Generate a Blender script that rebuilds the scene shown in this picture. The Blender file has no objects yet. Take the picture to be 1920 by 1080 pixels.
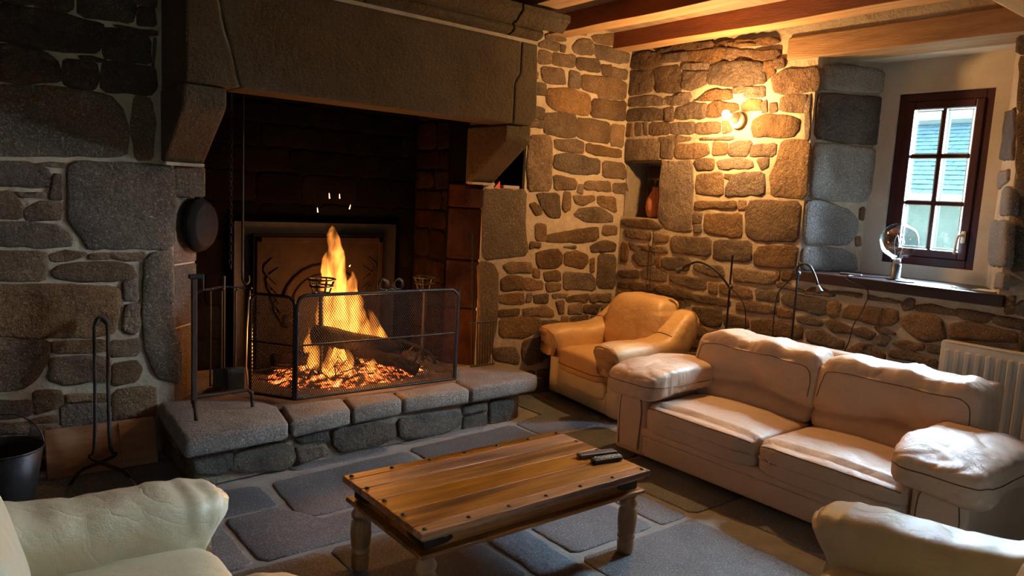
import bpy, bmesh, math, random
from mathutils import Vector, Matrix, noise
R = math.radians
rnd = random.Random(7)
sc = bpy.context.scene
COL = sc.collection

# ---------------------------------------------------------------- camera
FPX, YAW, PITCH, ROLL, H = 1386.476, R(38.578), R(7.061), R(3.051), 1.6
CAM = Vector((0, 0, H))
fw = Vector((math.sin(YAW) * math.cos(PITCH), math.cos(YAW) * math.cos(PITCH), -math.sin(PITCH)))
_rt = Vector((math.cos(YAW), -math.sin(YAW), 0)); _up = _rt.cross(fw)
rt = _rt * math.cos(ROLL) + _up * math.sin(ROLL)
up = -_rt * math.sin(ROLL) + _up * math.cos(ROLL)
cd = bpy.data.cameras.new('camera'); cam = bpy.data.objects.new('camera', cd); COL.objects.link(cam)
cd.sensor_width = 36; cd.lens = FPX / 1920 * 36; cd.clip_start = .02; cd.clip_end = 200
cam.matrix_world = Matrix(((rt.x, up.x, -fw.x, CAM.x), (rt.y, up.y, -fw.y, CAM.y), (rt.z, up.z, -fw.z, CAM.z), (0, 0, 0, 1)))
sc.camera = cam

# ---------------------------------------------------------------- world, sun, exposure
sc.view_settings.view_transform = 'Standard'; sc.view_settings.look = 'None'
sc.view_settings.gamma = 1; sc.view_settings.use_curve_mapping = False
sc.view_settings.exposure = 0.0
w = bpy.data.worlds.new('overcast_sky'); sc.world = w; w.use_nodes = True
bg = w.node_tree.nodes['Background']; bg.inputs[0].default_value = (.62, .84, 1, 1); bg.inputs[1].default_value = 3.2
sd = bpy.data.lights.new('sky_fill_sun', 'SUN'); sun = bpy.data.objects.new('sky_fill_sun', sd); COL.objects.link(sun)
sd.energy = 285; sd.angle = R(70); sd.color = (.68, .85, 1)  # very broad lamp added to stand in for overcast sky light
sun.location = (12, 2, 9); sun.rotation_euler = Vector((-.85, .10, -.50)).to_track_quat('-Z', 'Y').to_euler()

YB, XR = 4.55, 4.81          # faces of the fireplace wall and of the window wall
def ray(x, y): return fw + (x - 960) / FPX * rt - (y - 540) / FPX * up
def pl(x, y, ax, v):
    d = ray(x, y); return CAM + d * ((v - CAM[ax]) / d[ax])
class Plane:
    def __init__(s, o, u, n): s.o, s.u, s.n = Vector(o), Vector(u).normalized(), Vector(n).normalized(); s.v = s.n.cross(s.u); s.bb = []
    def px(s, x, y):
        d = ray(x, y); t = (s.o - CAM).dot(s.n) / d.dot(s.n); q = CAM + d * t - s.o
        return (q.dot(s.u), q.dot(s.v))
    def w(s, u, v, h=0): return s.o + s.u * u + s.v * v + s.n * h

# ---------------------------------------------------------------- materials
def nt(name):
    m = bpy.data.materials.new(name); m.use_nodes = True; t = m.node_tree; t.nodes.clear()
    o = t.nodes.new('ShaderNodeOutputMaterial'); return m, t, o
def N(t, kind, **k):
    n = t.nodes.new('ShaderNode' + kind)
    for a, b in k.items():
        if hasattr(n, a): setattr(n, a, b)
        else: n.inputs[a.replace('_', ' ')].default_value = b
    return n
def ramp(t, fac, stops):
    r = t.nodes.new('ShaderNodeValToRGB'); e = r.color_ramp.elements
    while len(e) < len(stops): e.new(.5)
    for i, (p, c) in enumerate(stops): e[i].position = p; e[i].color = (*c, 1) if len(c) == 3 else c
    t.links.new(fac, r.inputs[0]); return r.outputs[0]
def mix(t, a, b, fac, mode='MIX'):
    n = t.nodes.new('ShaderNodeMix'); n.data_type = 'RGBA'; n.blend_type = mode
    for s, v in ((n.inputs[0], fac), (n.inputs[6], a), (n.inputs[7], b)):
        if isinstance(v, (int, float)): s.default_value = v
        elif isinstance(v, tuple): s.default_value = (*v, 1)
        else: t.links.new(v, s)
    return n.outputs[2]
def M(name, c1, c2=None, rough=.6, scale=4, detail=6, bump=0, bscale=40, stretch=(1, 1, 1), metal=0, spec=.5, rand=0, speck=None, ss=140, coat=0, bdetail=8, b2=0, b2s=6, stain=None, crease=0, cs=5):
    m, t, o = nt(name); L = t.links.new
    p = N(t, 'BsdfPrincipled', Roughness=rough, Metallic=metal); p.inputs['Specular IOR Level'].default_value = spec
    p.inputs['Coat Weight'].default_value = coat
    tc = N(t, 'TexCoord'); mp = N(t, 'Mapping'); mp.inputs['Scale'].default_value = stretch
    L(tc.outputs['Object'], mp.inputs[0])
    oi = N(t, 'ObjectInfo')
    va = N(t, 'VectorMath', operation='ADD'); L(mp.outputs[0], va.inputs[0])
    if rand:
        cb = N(t, 'CombineXYZ'); ml = N(t, 'Math', operation='MULTIPLY'); ml.inputs[1].default_value = 37
        L(oi.outputs['Random'], ml.inputs[0]); L(ml.outputs[0], cb.inputs[0]); L(ml.outputs[0], cb.inputs[1]); L(cb.outputs[0], va.inputs[1])
    vec = va.outputs[0]
    n1 = N(t, 'TexNoise', Scale=scale, Detail=detail, Roughness=.62); L(vec, n1.inputs['Vector'])
    col = ramp(t, n1.outputs[0], [(.3, c1), (.7, c2 or c1)])
    if stain:
        n4 = N(t, 'TexNoise', Scale=stain[1], Detail=4); L(vec, n4.inputs['Vector'])
        f = ramp(t, n4.outputs[0], [(.5, (0, 0, 0)), (.68, (1, 1, 1))]); col = mix(t, col, stain[0], f)
    if speck:
        n2 = N(t, 'TexNoise', Scale=ss, Detail=2, Roughness=.7); L(vec, n2.inputs['Vector'])
        f = ramp(t, n2.outputs[0], [(.38, (1 - speck,) * 3), (.62, (1 + 0 * speck,) * 3)])
        col = mix(t, col, f, 1.0, 'MULTIPLY')
        f2 = ramp(t, n2.outputs[0], [(.62, (0, 0, 0)), (.75, (1, 1, 1))])
        col = mix(t, col, tuple(min(1, x * 1.9 + .05) for x in (c2 or c1)), f2)
    if rand:
        h = N(t, 'HueSaturation'); mr = N(t, 'MapRange'); L(oi.outputs['Random'], mr.inputs[0])
        mr.inputs[3].default_value = 1 - rand; mr.inputs[4].default_value = 1 + rand
        L(mr.outputs[0], h.inputs['Value']); L(col, h.inputs['Color'])
        ms = N(t, 'Math', operation='PINGPONG'); m5 = N(t, 'Math', operation='MULTIPLY'); m5.inputs[1].default_value = 5.3
        L(oi.outputs['Random'], m5.inputs[0]); L(m5.outputs[0], ms.inputs[0]); ms.inputs[1].default_value = 1
        mr2 = N(t, 'MapRange'); L(ms.outputs[0], mr2.inputs[0]); mr2.inputs[3].default_value = .7; mr2.inputs[4].default_value = 1.25
        L(mr2.outputs[0], h.inputs['Saturation']); col = h.outputs[0]
    L(col, p.inputs['Base Color'])
    if bump:
        n3 = N(t, 'TexNoise', Scale=bscale, Detail=bdetail, Roughness=.65); L(vec, n3.inputs['Vector'])
        b = N(t, 'Bump', Strength=1.0, Distance=bump); L(n3.outputs[0], b.inputs['Height'])
        if b2:
            n5 = N(t, 'TexNoise', Scale=b2s, Detail=3); L(vec, n5.inputs['Vector'])
            bb = N(t, 'Bump', Strength=1.0, Distance=b2); L(n5.outputs[0], bb.inputs['Height']); L(bb.outputs[0], b.inputs['Normal'])
        if crease:
            n6 = N(t, 'TexNoise', Scale=cs, Detail=3, Distortion=1.6); L(vec, n6.inputs['Vector'])
            a1 = N(t, 'Math', operation='SUBTRACT'); a1.inputs[1].default_value = .5; L(n6.outputs[0], a1.inputs[0])
            a2 = N(t, 'Math', operation='ABSOLUTE'); L(a1.outputs[0], a2.inputs[0])
            a3 = N(t, 'Math', operation='SQRT'); L(a2.outputs[0], a3.inputs[0])
            b3 = N(t, 'Bump', Strength=1.0, Distance=crease); L(a3.outputs[0], b3.inputs['Height']); L(b.outputs[0], b3.inputs['Normal']); L(b3.outputs[0], p.inputs['Normal'])
        else: L(b.outputs[0], p.inputs['Normal'])
    L(p.outputs[0], o.inputs[0]); return m
def EM(name, col, s):
    m, t, o = nt(name); e = N(t, 'Emission', Strength=s); e.inputs[0].default_value = (*col, 1); t.links.new(e.outputs[0], o.inputs[0]); return m
def GLASS(name, tint=(1, 1, 1), gl=.07):
    m, t, o = nt(name); a = N(t, 'BsdfTransparent'); a.inputs[0].default_value = (*tint, 1)
    g = N(t, 'BsdfGlossy', Roughness=.02); x = N(t, 'MixShader'); x.inputs[0].default_value = gl
    t.links.new(a.outputs[0], x.inputs[1]); t.links.new(g.outputs[0], x.inputs[2]); t.links.new(x.outputs[0], o.inputs[0]); return m

mt = dict(
    stone=M('rubble_granite', (.105, .064, .038), (.26, .17, .10), .85, 5, 8, .030, 30, rand=.30, speck=.4, ss=120, b2=.03, b2s=9),
    craggy=M('craggy_granite', (.11, .060, .034), (.27, .165, .095), .85, 5, 8, .075, 17, rand=.28, speck=.4, ss=110, b2=.04, b2s=8),
    darkstone=M('dark_granite', (.040, .026, .019), (.095, .064, .046), .85, 5, 8, .025, 30, rand=.25, speck=.35, ss=120, b2=.03, b2s=9),  # darker tone of the wall granite
    pier=M('dressed_granite', (.095, .070, .047), (.195, .148, .102), .85, 3, 8, .018, 45, rand=.15, speck=.45, ss=110, b2=.015, b2s=9),
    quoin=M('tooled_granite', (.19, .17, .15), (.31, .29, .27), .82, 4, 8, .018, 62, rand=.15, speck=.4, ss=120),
    hearthmortar=M('brown_mortar', (.21, .165, .12), (.33, .27, .20), .95, 9, 8, .012, 45, b2=.015, b2s=8),
    mortar=M('lime_mortar', (.34, .275, .20), (.49, .41, .31), .95, 9, 8, .010, 45, b2=.015, b2s=8),
    lintel=M('lintel_granite', (.052, .032, .011), (.105, .068, .026), .85, 3, 9, .016, 40, speck=.35, ss=130, b2=.02, b2s=7, stain=((.09, .065, .035), 1.6)),
    cap=M('hearth_granite', (.20, .175, .15), (.34, .305, .27), .8, 5, 8, .012, 60, rand=.12, speck=.5, ss=130, b2=.008, b2s=12),
    hearthstone=M('hearth_rubble', (.085, .072, .058), (.20, .17, .14), .85, 5, 8, .030, 30, rand=.2, speck=.4, ss=120, b2=.03, b2s=9),
    soot_and_shade=M('soot_and_shade_stone', (.0025, .002, .0016), (.007, .005, .0038), .9, 4, 8, .010, 30, rand=.4, b2=.02, b2s=7, spec=.04),
    sootred=M('scorched_stone', (.014, .006, .004), (.060, .023, .011), .9, 4, 8, .010, 30, rand=.3, b2=.02, b2s=6, spec=.05),
    sootdim=M('browned_soot', (.005, .003, .002), (.020, .009, .005), .9, 4, 8, .010, 30, rand=.3, b2=.02, b2s=6, spec=.05),
    ash=M('hearth_ash', (.06, .045, .035), (.16, .13, .11), .95, 12, 8, .012, 50),
    flag=M('flagstone', (.105, .118, .138), (.205, .222, .245), .62, 3, 8, .004, 90, rand=.18, speck=.5, ss=110, b2=.006, b2s=8),
    grout=M('floor_joint', (.22, .21, .20), (.33, .32, .30), .9, 8, 6, .006, 50),
    plaster=M('old_plaster', (.43, .38, .30), (.54, .49, .40), .95, 4, 6, .003, 30, b2=.01, b2s=4),
    wall2=M('plain_plaster', (.30, .25, .19), (.40, .34, .27), .95, 3, 6, .004, 30),
    beamside=M('redbrown_beam', (.13, .038, .018), (.24, .075, .034), .6, 3, 8, .004, 22, stretch=(6, .7, 6), rand=.1),
    beambot=M('tan_oak', (.36, .21, .10), (.55, .36, .19), .7, 3, 8, .004, 22, stretch=(6, .6, 6)),
    oak=M('oak_lintel', (.16, .085, .035), (.34, .19, .085), .6, 3, 8, .004, 22, stretch=(6, .7, 6)),
    girder=M('pale_girder', (.46, .29, .14), (.62, .42, .22), .75, 3, 8, .006, 20, stretch=(.7, 5, 5)),
    board=M('ceiling_board', (.22, .12, .06), (.36, .21, .11), .7, 3, 6, .003, 22, stretch=(.8, 6, 6), rand=.15),
    table=M('rosewood', (.14, .036, .009), (.55, .215, .058), .28, 2.4, 10, .0012, 60, stretch=(1.0, 14, 14), rand=.22, coat=.25, stain=((.075, .022, .008), 1.0)),
    tableleg=M('turned_rosewood', (.20, .09, .028), (.40, .21, .085), .38, 3, 8, .001, 60, stretch=(7, 7, 1), coat=.2),
    iron=M('black_iron', (.008, .007, .007), (.022, .019, .018), .5, 20, 6, .002, 90, metal=.2, spec=.4),
    panblack=M('blackened_pan', (.006, .005, .005), (.014, .012, .011), .75, 20, spec=.15),
    rust=M('rusty_iron', (.022, .015, .012), (.07, .038, .024), .6, 18, 6, .002, 90, metal=.3),
    castiron=M('cast_iron', (.005, .003, .0025), (.016, .009, .006), .7, 8, 6, .004, 40, spec=.10),
    bark=M('charred_log', (.008, .005, .004), (.035, .02, .012), .9, 8, 8, .02, 25, stretch=(1, 1, 1), spec=.1),
    leather=M('beige_leather', (.56, .41, .305), (.68, .52, .40), .41, 3, 6, .0016, 160, b2=.014, b2s=6, spec=.6, crease=.005, cs=3.0),
    cream=M('cream_leather', (.64, .54, .35), (.75, .66, .46), .34, 3, 6, .0016, 160, b2=.012, b2s=6, spec=.6, crease=.006, cs=3),
    ivory=M('ivory_leather', (.70, .62, .41), (.79, .72, .51), .28, 3, 6, .0016, 160, b2=.012, b2s=6, spec=.6, crease=.006, cs=3),
    tan=M('honey_leather', (.60, .37, .16), (.72, .48, .24), .36, 3, 6, .0016, 160, b2=.012, b2s=6, spec=.6, crease=.006, cs=3),
    seam=M('dark_piping', (.10, .055, .03), (.14, .08, .05), .5, 10),
    winframe=M('burgundy_paint', (.026, .004, .008), (.042, .007, .012), .4, 6, 4, .0006, 60),
    sill=M('dark_wood', (.012, .005, .006), (.026, .011, .011), .3, 3, 6, .001, 30, stretch=(5, .7, 5)),
    white=M('white_enamel', (.66, .63, .56), (.74, .71, .64), .35, 2),
    chrome=M('brushed_metal', (.6, .6, .6), (.7, .7, .7), .28, 8, metal=1),
    plastic=M('black_plastic', (.018, .018, .02), (.03, .03, .034), .42, 20),
    grey=M('grey_plastic', (.05, .055, .065), (.07, .075, .085), .4, 20),
    button=M('button_grey', (.30, .30, .30), (.36, .36, .36), .5),
    terra=M('terracotta', (.36, .12, .045), (.52, .20, .085), .75, 7, 6, .002, 40),
    ceramic=M('cream_ceramic', (.62, .60, .44), (.7, .68, .52), .35, 4),
    card=M('old_plank', (.20, .10, .05), (.34, .18, .09), .8, 3, 6, .003, 25, stretch=(.8, 6, 6)),
    zinc=M('dull_bucket', (.02, .02, .023), (.05, .05, .055), .45, 6, 5, .002, 30, metal=.7),
    paper=M('paper', (.70, .70, .68), (.78, .78, .76), .7),
    red=M('red_box', (.55, .05, .035), (.62, .07, .05), .5),
    mauve=M('mauve_cover', (.32, .24, .26), (.40, .31, .33), .6),
    brush=M('brush_bristle', (.02, .017, .015), (.05, .04, .035), .9, 60, bump=.01, bscale=120),
    slate=M('slate', (.040, .075, .092), (.060, .105, .125), .95, 6, 5, .004, 8, rand=.2, spec=.02),
    render=M('pale_facade', (.15, .20, .20), (.22, .27, .265), .95, 2, 6, .01, 6, spec=.05),
    leaf=M('foliage', (.04, .09, .03), (.10, .18, .06), .6, 4),
    grass=M('ground', (.10, .12, .07), (.16, .17, .11), .9, 1),
    pane=GLASS('window_glass', (.95, .99, 1), .05), globe=GLASS('clear_globe', (.86, .92, .96), .22),
    bulb=EM('lit_bulb', (1, .78, .42), 60), ember=None, flame=None, spark=EM('spark', (1, .5, .15), 9))

def ember_mat():
    m, t, o = nt('glowing_embers'); L = t.links.new; p = N(t, 'BsdfPrincipled', Roughness=.9)
    tc = N(t, 'TexCoord'); n = N(t, 'TexNoise', Scale=22, Detail=5); L(tc.outputs['Object'], n.inputs['Vector'])
    p.inputs['Base Color'].default_value = (.05, .035, .03, 1)
    c = ramp(t, n.outputs[0], [(.46, (0, 0, 0)), (.58, (.9, .14, .025)), (.70, (1, .42, .12)), (.8, (1, .7, .3))])
    L(c, p.inputs['Emission Color']); p.inputs['Emission Strength'].default_value = 3.8
    L(p.outputs[0], o.inputs[0]); return m
mt['ember'] = ember_mat()
def flame_mat():
    m, t, o = nt('flame'); L = t.links.new
    tc = N(t, 'TexCoord'); mp = N(t, 'Mapping'); mp.inputs['Scale'].default_value = (13, 13, 4.2); L(tc.outputs['Object'], mp.inputs[0])
    n = N(t, 'TexNoise', Scale=1, Detail=3, Roughness=.55, Distortion=.8); L(mp.outputs[0], n.inputs['Vector'])
    mr = N(t, 'MapRange'); L(n.outputs[0], mr.inputs[0]); mr.inputs[1].default_value = .36; mr.inputs[2].default_value = .66
    mr.inputs[3].default_value = 0; mr.inputs[4].default_value = 44
    e = N(t, 'Emission'); e.inputs[0].default_value = (1, .30, .045, 1); L(mr.outputs[0], e.inputs['Strength'])
    L(e.outputs[0], o.inputs['Volume']); return m
mt['flame'] = flame_mat()

# ---------------------------------------------------------------- mesh helpers
OFF = {}
def tag(o, label=None, cat=None, group=None, kind=None):
    for k, v in (('label', label), ('category', cat), ('group', group), ('kind', kind)):
        if v: o[k] = v
    return o
def thing(name, label, cat, loc=(0, 0, 0), group=None, local=False, rz=0):
    o = bpy.data.objects.new(name, None); COL.objects.link(o); o.location = loc; o.rotation_euler = (0, 0, rz)
    o.empty_display_size = .1; OFF[o.name] = Vector((0, 0, 0)) if local else Vector(loc); return tag(o, label, cat, group)
def obj(name, vf, mat, parent=None, smooth=False, kind=None):
    v, f = vf; off = OFF.get(parent.name, Vector((0, 0, 0))) if parent else Vector((0, 0, 0))
    me = bpy.data.meshes.new(name)
    me.from_pydata([tuple(Vector(p) - off) for p in v], [], f)
    me.materials.append(mt[mat] if isinstance(mat, str) else mat)
    if smooth: me.polygons.foreach_set('use_smooth', [True] * len(f))
    me.update(); o = bpy.data.objects.new(name, me); COL.objects.link(o)
    if parent: o.parent = parent
    OFF[o.name] = off
    if kind: o['kind'] = kind
    return o
def J(*vfs):
    V, F = [], []
    for v, f in vfs:
        n = len(V); V += list(v); F += [[i + n for i in q] for q in f]
    return V, F
def X(vf, m):
    return [m @ Vector(p) for p in vf[0]], vf[1]
def box(x0, x1, y0, y1, z0, z1, b=0, seg=2):
    if not b:
        return [(x, y, z) for x in (x0, x1) for y in (y0, y1) for z in (z0, z1)], [[0, 1, 3, 2], [4, 6, 7, 5], [0, 4, 5, 1], [2, 3, 7, 6], [0, 2, 6, 4], [1, 5, 7, 3]]
    bm = bmesh.new(); bmesh.ops.create_cube(bm, size=1)
    for v in bm.verts: v.co = Vector(((x0 + x1) / 2 + v.co.x * (x1 - x0), (y0 + y1) / 2 + v.co.y * (y1 - y0), (z0 + z1) / 2 + v.co.z * (z1 - z0)))
    bmesh.ops.bevel(bm, geom=bm.edges[:], offset=b, segments=seg, affect='EDGES', profile=.5)
    bm.verts.index_update(); r = [v.co.copy() for v in bm.verts], [[v.index for v in f.verts] for f in bm.faces]; bm.free(); return r
def catmull(P, m):
    P = [Vector(p) for p in P]; out = []
    for i in range(len(P) - 1):
        a, b, c, d = P[max(i - 1, 0)], P[i], P[i + 1], P[min(i + 2, len(P) - 1)]
        for k in range(m):
            t = k / m; out.append(.5 * ((2 * b) + (c - a) * t + (2 * a - 5 * b + 4 * c - d) * t * t + (3 * b - a - 3 * c + d) * t ** 3))
    return out + [P[-1]]
def tube(P, r, n=8, m=1, cap=True):
    if m > 1: P = catmull(P, m)
    P = [Vector(p) for p in P]; rs = r if isinstance(r, list) else [r] * len(P)
    if len(rs) != len(P): rs = [rs[0] + (rs[-1] - rs[0]) * i / (len(P) - 1) for i in range(len(P))]
    V, F = [], []; pu = None
    for i, p in enumerate(P):
        t = (P[min(i + 1, len(P) - 1)] - P[max(i - 1, 0)]).normalized()
        a = pu - t * pu.dot(t) if pu else t.cross(Vector((0, 0, 1)) if abs(t.z) < .9 else Vector((1, 0, 0)))
        a.normalize(); pu = a; b = t.cross(a)
        V += [p + (a * math.cos(q) + b * math.sin(q)) * rs[i] for q in [2 * math.pi * k / n for k in range(n)]]
    for i in range(len(P) - 1):
        F += [[i * n + k, i * n + (k + 1) % n, (i + 1) * n + (k + 1) % n, (i + 1) * n + k] for k in range(n)]
    if cap: F += [list(range(n))[::-1], [(len(P) - 1) * n + k for k in range(n)]]
    return V, F
def lathe(prof, n=24, o=(0, 0, 0), axis=None):
    V, F = [], []
    for r, z in prof: V += [Vector((r * math.cos(2 * math.pi * k / n), r * math.sin(2 * math.pi * k / n), z)) for k in range(n)]
    for i in range(len(prof) - 1): F += [[i * n + k, i * n + (k + 1) % n, (i + 1) * n + (k + 1) % n, (i + 1) * n + k] for k in range(n)]
    F += [list(range(n))[::-1], [(len(prof) - 1) * n + k for k in range(n)]]
    q = Vector(axis).to_track_quat('Z', 'Y').to_matrix() if axis else Matrix.Identity(3)
    return [q @ v + Vector(o) for v in V], F
def prism(poly, f0, f1):
    n = len(poly); V = [f0(*p) for p in poly] + [f1(*p) for p in poly]
    return V, [list(range(n))[::-1], list(range(n, 2 * n))] + [[i, (i + 1) % n, n + (i + 1) % n, n + i] for i in range(n)]
def normals(vf):
    V, F = vf; nn = [Vector((0, 0, 0)) for _ in V]
    for f in F:
        a, b, c = V[f[0]], V[f[1]], V[f[2]]; q = (b - a).cross(c - a)
        for i in f: nn[i] += q
    return [q.normalized() if q.length else q for q in nn]
def disp(vf, fn):
    V = [Vector(p) for p in vf[0]]; nn = normals((V, vf[1])); return [p + n * fn(p) for p, n in zip(V, nn)], vf[1]
def wrinkle(amp, s=7, seed=0, st=(1, 1, 1)):
    def f(p):
        q = Vector((p.x * s * st[0] + seed * 3.1, p.y * s * st[1] + seed, p.z * s * st[2])); a = noise.noise(q); b = noise.noise(q * 2.3 + Vector((5, 1, 2)))
        return amp * (a * .6 - .9 * max(0, .22 - abs(b)) * 1.6)
    return f
def cushion(c, h, k=5, n=20, amp=.006, s=7, seed=0, fn=None, st=(1, 1, 1)):
    key, V, F = {}, [], []
    def vid(p):
        q = tuple(round(x, 5) for x in p)
        if q not in key:
            key[q] = len(V); l = sum(abs(x) ** k for x in p) ** (1 / k); V.append(Vector([p[i] / l * h[i] for i in range(3)]))
        return key[q]
    g = [math.tan((2 * i / n - 1) * .72) / math.tan(.72) for i in range(n + 1)]
    for ax in range(3):
        for sg in (-1, 1):
            for i in range(n):
                for j in range(n):
                    qs = [(g[i], g[j]), (g[i + 1], g[j]), (g[i + 1], g[j + 1]), (g[i], g[j + 1])]
                    ids = []
                    for a, b in qs:
                        p = [0, 0, 0]; p[ax] = sg; p[(ax + 1) % 3] = a; p[(ax + 2) % 3] = b; ids.append(vid(p))
                    F.append(ids if sg > 0 else ids[::-1])
    if fn: V = [Vector(fn(p)) for p in V]
    vf = ([p + Vector(c) for p in V], F)
    return disp(vf, wrinkle(amp, s, seed, st)) if amp else vf
def sweep(P, n=28, m=6, fold=0, nf=8, amp=.005, seed=0, k=2.6, gather=0):
    """P: rows (x, y, z, half width across, half height); an upholstered roll along a curve"""
    def cat4(rows):
        out = []
        for i in range(len(rows) - 1):
            a, b, c, d = rows[max(i - 1, 0)], rows[i], rows[i + 1], rows[min(i + 2, len(rows) - 1)]
            for q in range(m):
                t = q / m; out.append([.5 * (2 * b[j] + (c[j] - a[j]) * t + (2 * a[j] - 5 * b[j] + 4 * c[j] - d[j]) * t * t + (3 * b[j] - a[j] - 3 * c[j] + d[j]) * t ** 3) for j in range(5)])
        return out + [list(rows[-1])]
    Q = cat4(P); V, F = [], []
    for i, q in enumerate(Q):
        a, b = Q[max(i - 1, 0)], Q[min(i + 1, len(Q) - 1)]; t = Vector((b[0] - a[0], b[1] - a[1], b[2] - a[2])).normalized()
        side = Vector((0, 0, 1)).cross(t); side = side.normalized() if side.length > .2 else Vector((0, 1, 0)); u = t.cross(side)
        for j in range(n):
            A = 2 * math.pi * j / n; ca, sa = math.cos(A), math.sin(A); l = (abs(ca) ** k + abs(sa) ** k) ** (-1 / k)
            e = 1 + fold * math.sin(nf * A + 1) * math.exp(-(i / (m * .9)) ** 2) + gather * max(0, sa) * math.sin(i * 1.15 + 1.6 * noise.noise(Vector((i * .2, A, seed)))) * (i < len(Q) * .6) * (.4 + noise.noise(Vector((i * .13, 0, seed))))
            V.append(Vector(q[:3]) + (side * ca * q[3] + u * sa * q[4]) * l * e)
    L = len(Q)
    for i in range(L - 1): F += [[i * n + j, i * n + (j + 1) % n, (i + 1) * n + (j + 1) % n, (i + 1) * n + j] for j in range(n)]
    for base, flip in ((0, True), ((L - 1) * n, False)):
        c = sum((V[base + j] for j in range(n)), Vector()) / n; V.append(c); ci = len(V) - 1
        F += [[base + (j + 1) % n, base + j, ci] if flip else [base + j, base + (j + 1) % n, ci] for j in range(n)]
    return disp((V, F), wrinkle(amp, 8, seed)) if amp else (V, F)

# ---------------------------------------------------------------- stones
def stone(plane, poly, mat, parent, name='stone', h=.011, nz=.006, depth=.03, bev=.011, jit=.010, seed=None, cut=.13, grow=0):
    us, vs = [p[0] for p in poly], [p[1] for p in poly]
    plane.bb.append((min(us), max(us), min(vs), max(vs)))
    if grow:
        cc = sum((Vector(p) for p in poly), Vector((0, 0))) / len(poly); poly = [Vector(p) + (Vector(p) - cc).normalized() * grow for p in poly]
    P = []
    n = len(poly)
    for i in range(n):                     # cut the corners a little
        a, b, c = Vector(poly[i - 1]), Vector(poly[i]), Vector(poly[(i + 1) % n])
        ra, rc = min(cut, .035 / max((a - b).length, .001)), min(cut, .035 / max((c - b).length, .001))
        P += [b + (a - b) * ra, b + (c - b) * rc]
    Q = []
    for i in range(len(P)):
        a, b = P[i], P[(i + 1) % len(P)]; k = max(1, min(8, int((b - a).length / .045)))
        Q += [a + (b - a) * j / k for j in range(k)]
    sx = rnd.random() * 90
    Q = [q + Vector((noise.noise(Vector((q.x * 19, q.y * 19, sx))), noise.noise(Vector((q.x * 19, q.y * 19, sx + 9))))) * jit for q in Q]
    c = sum(Q, Vector((0, 0))) / len(Q); m = len(Q); size = min(max(us) - min(us), max(vs) - min(vs))
    b = min(bev, size * .16); hh = h * (.7 + .6 * rnd.random())
    rings = []
    def ins(q, d):
        r = (q - c); l = r.length; return c + r * max(.05, 1 - d / l)
    rings.append([(q, -depth) for q in Q]); rings.append([(q, hh * .15) for q in Q])
    rings.append([(ins(q, b * .45), hh * .7) for q in Q]); rings.append([(ins(q, b * 1.3), hh) for q in Q])
    rings.append([(c + (q - c) * .62, hh * 1.08) for q in Q]); rings.append([(c + (q - c) * .28, hh * 1.1) for q in Q])
    V, F = [], []
    for r, ring in enumerate(rings):
        for q, z in ring:
            if r > 1: z += nz * (noise.noise(Vector((q.x * 9, q.y * 9, sx))) + .6 * noise.noise(Vector((q.x * 23, q.y * 23, sx))))
            V.append(plane.w(q.x, q.y, z))
    V.append(plane.w(c.x, c.y, hh * 1.1))
    for r in range(len(rings) - 1): F += [[r * m + i, r * m + (i + 1) % m, (r + 1) * m + (i + 1) % m, (r + 1) * m + i] for i in range(m)]
    F += [[(len(rings) - 1) * m + i, (len(rings) - 1) * m + (i + 1) % m, len(V) - 1] for i in range(m)]
    area = sum(Q[i].x * Q[(i + 1) % m].y - Q[(i + 1) % m].x * Q[i].y for i in range(m))
    if area < 0: F = [f[::-1] for f in F]
    return obj(name, (V, F), mat, parent, smooth=True)
def trace(plane, parent, mat, ox, oy, k, polys, **kw):
    for q in polys:
        pts = [plane.px(ox + q[i] / k, oy + q[i + 1] / k) for i in range(0, len(q), 2)]
        stone(plane, pts, mat, parent, **{'grow': .018, **kw})
def autofill(plane, parent, mat, u0, u1, v0, v1, hmin=.10, hmax=.2, wmin=.16, wmax=.42, gap=.012, avoid=(), name='stone', maxn=200, **kw):
    v = v0; n = 0; old = list(plane.bb) + [tuple(a) for a in avoid]
    while v < v1 - .05:
        h = min(rnd.uniform(hmin, hmax), v1 - v); u = u0 - rnd.random() * .1
        while u < u1 - .04:
            wd = min(rnd.uniform(wmin, wmax), u1 - u)
            a, b, c, d = u + gap / 2, u + wd - gap / 2, v + gap / 2, v + h - gap / 2
            a = max(a, u0)
            for t in range(3):             # give way to what is already laid
                for (p, q, r, s) in old:
                    iu, iv = min(b, q) - max(a, p), min(d, s) - max(c, r)
                    if iu > 0 and iv > 0:
                        if iu < (b - a) * .55 and iu <= iv * 1.5:
                            if (a + b) / 2 < (p + q) / 2: b = p - gap
                            else: a = q + gap
                        elif iv < (d - c) * .55:
                            if (c + d) / 2 < (r + s) / 2: d = r - gap
                            else: c = s + gap
                        else: a, b = 0, 0
                    if b - a < .05 or d - c < .04: break
            ok = b - a >= .06 and d - c >= .05 and not any(min(b, q) - max(a, p) > 0 and min(d, s) - max(c, r) > 0 for p, q, r, s in old)
            if ok and n < maxn:
                j = lambda: rnd.uniform(-.008, .008)
                stone(plane, [(a + j(), c + j()), (b + j(), c + j()), (b + j(), d + j()), (a + j(), d + j())], mat, parent, name=name, **kw); n += 1
            u += wd
        v += h
PB = Plane((0, YB, 0), (1, 0, 0), (0, -1, 0))      # fireplace wall: u = x, v = z
PR = Plane((XR, 0, 0), (0, -1, 0), (-1, 0, 0))     # window wall: u = -y, v = z
assert abs(PB.v.z - 1) < 1e-6 and abs(PR.v.z - 1) < 1e-6
ZC = 3.0

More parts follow.
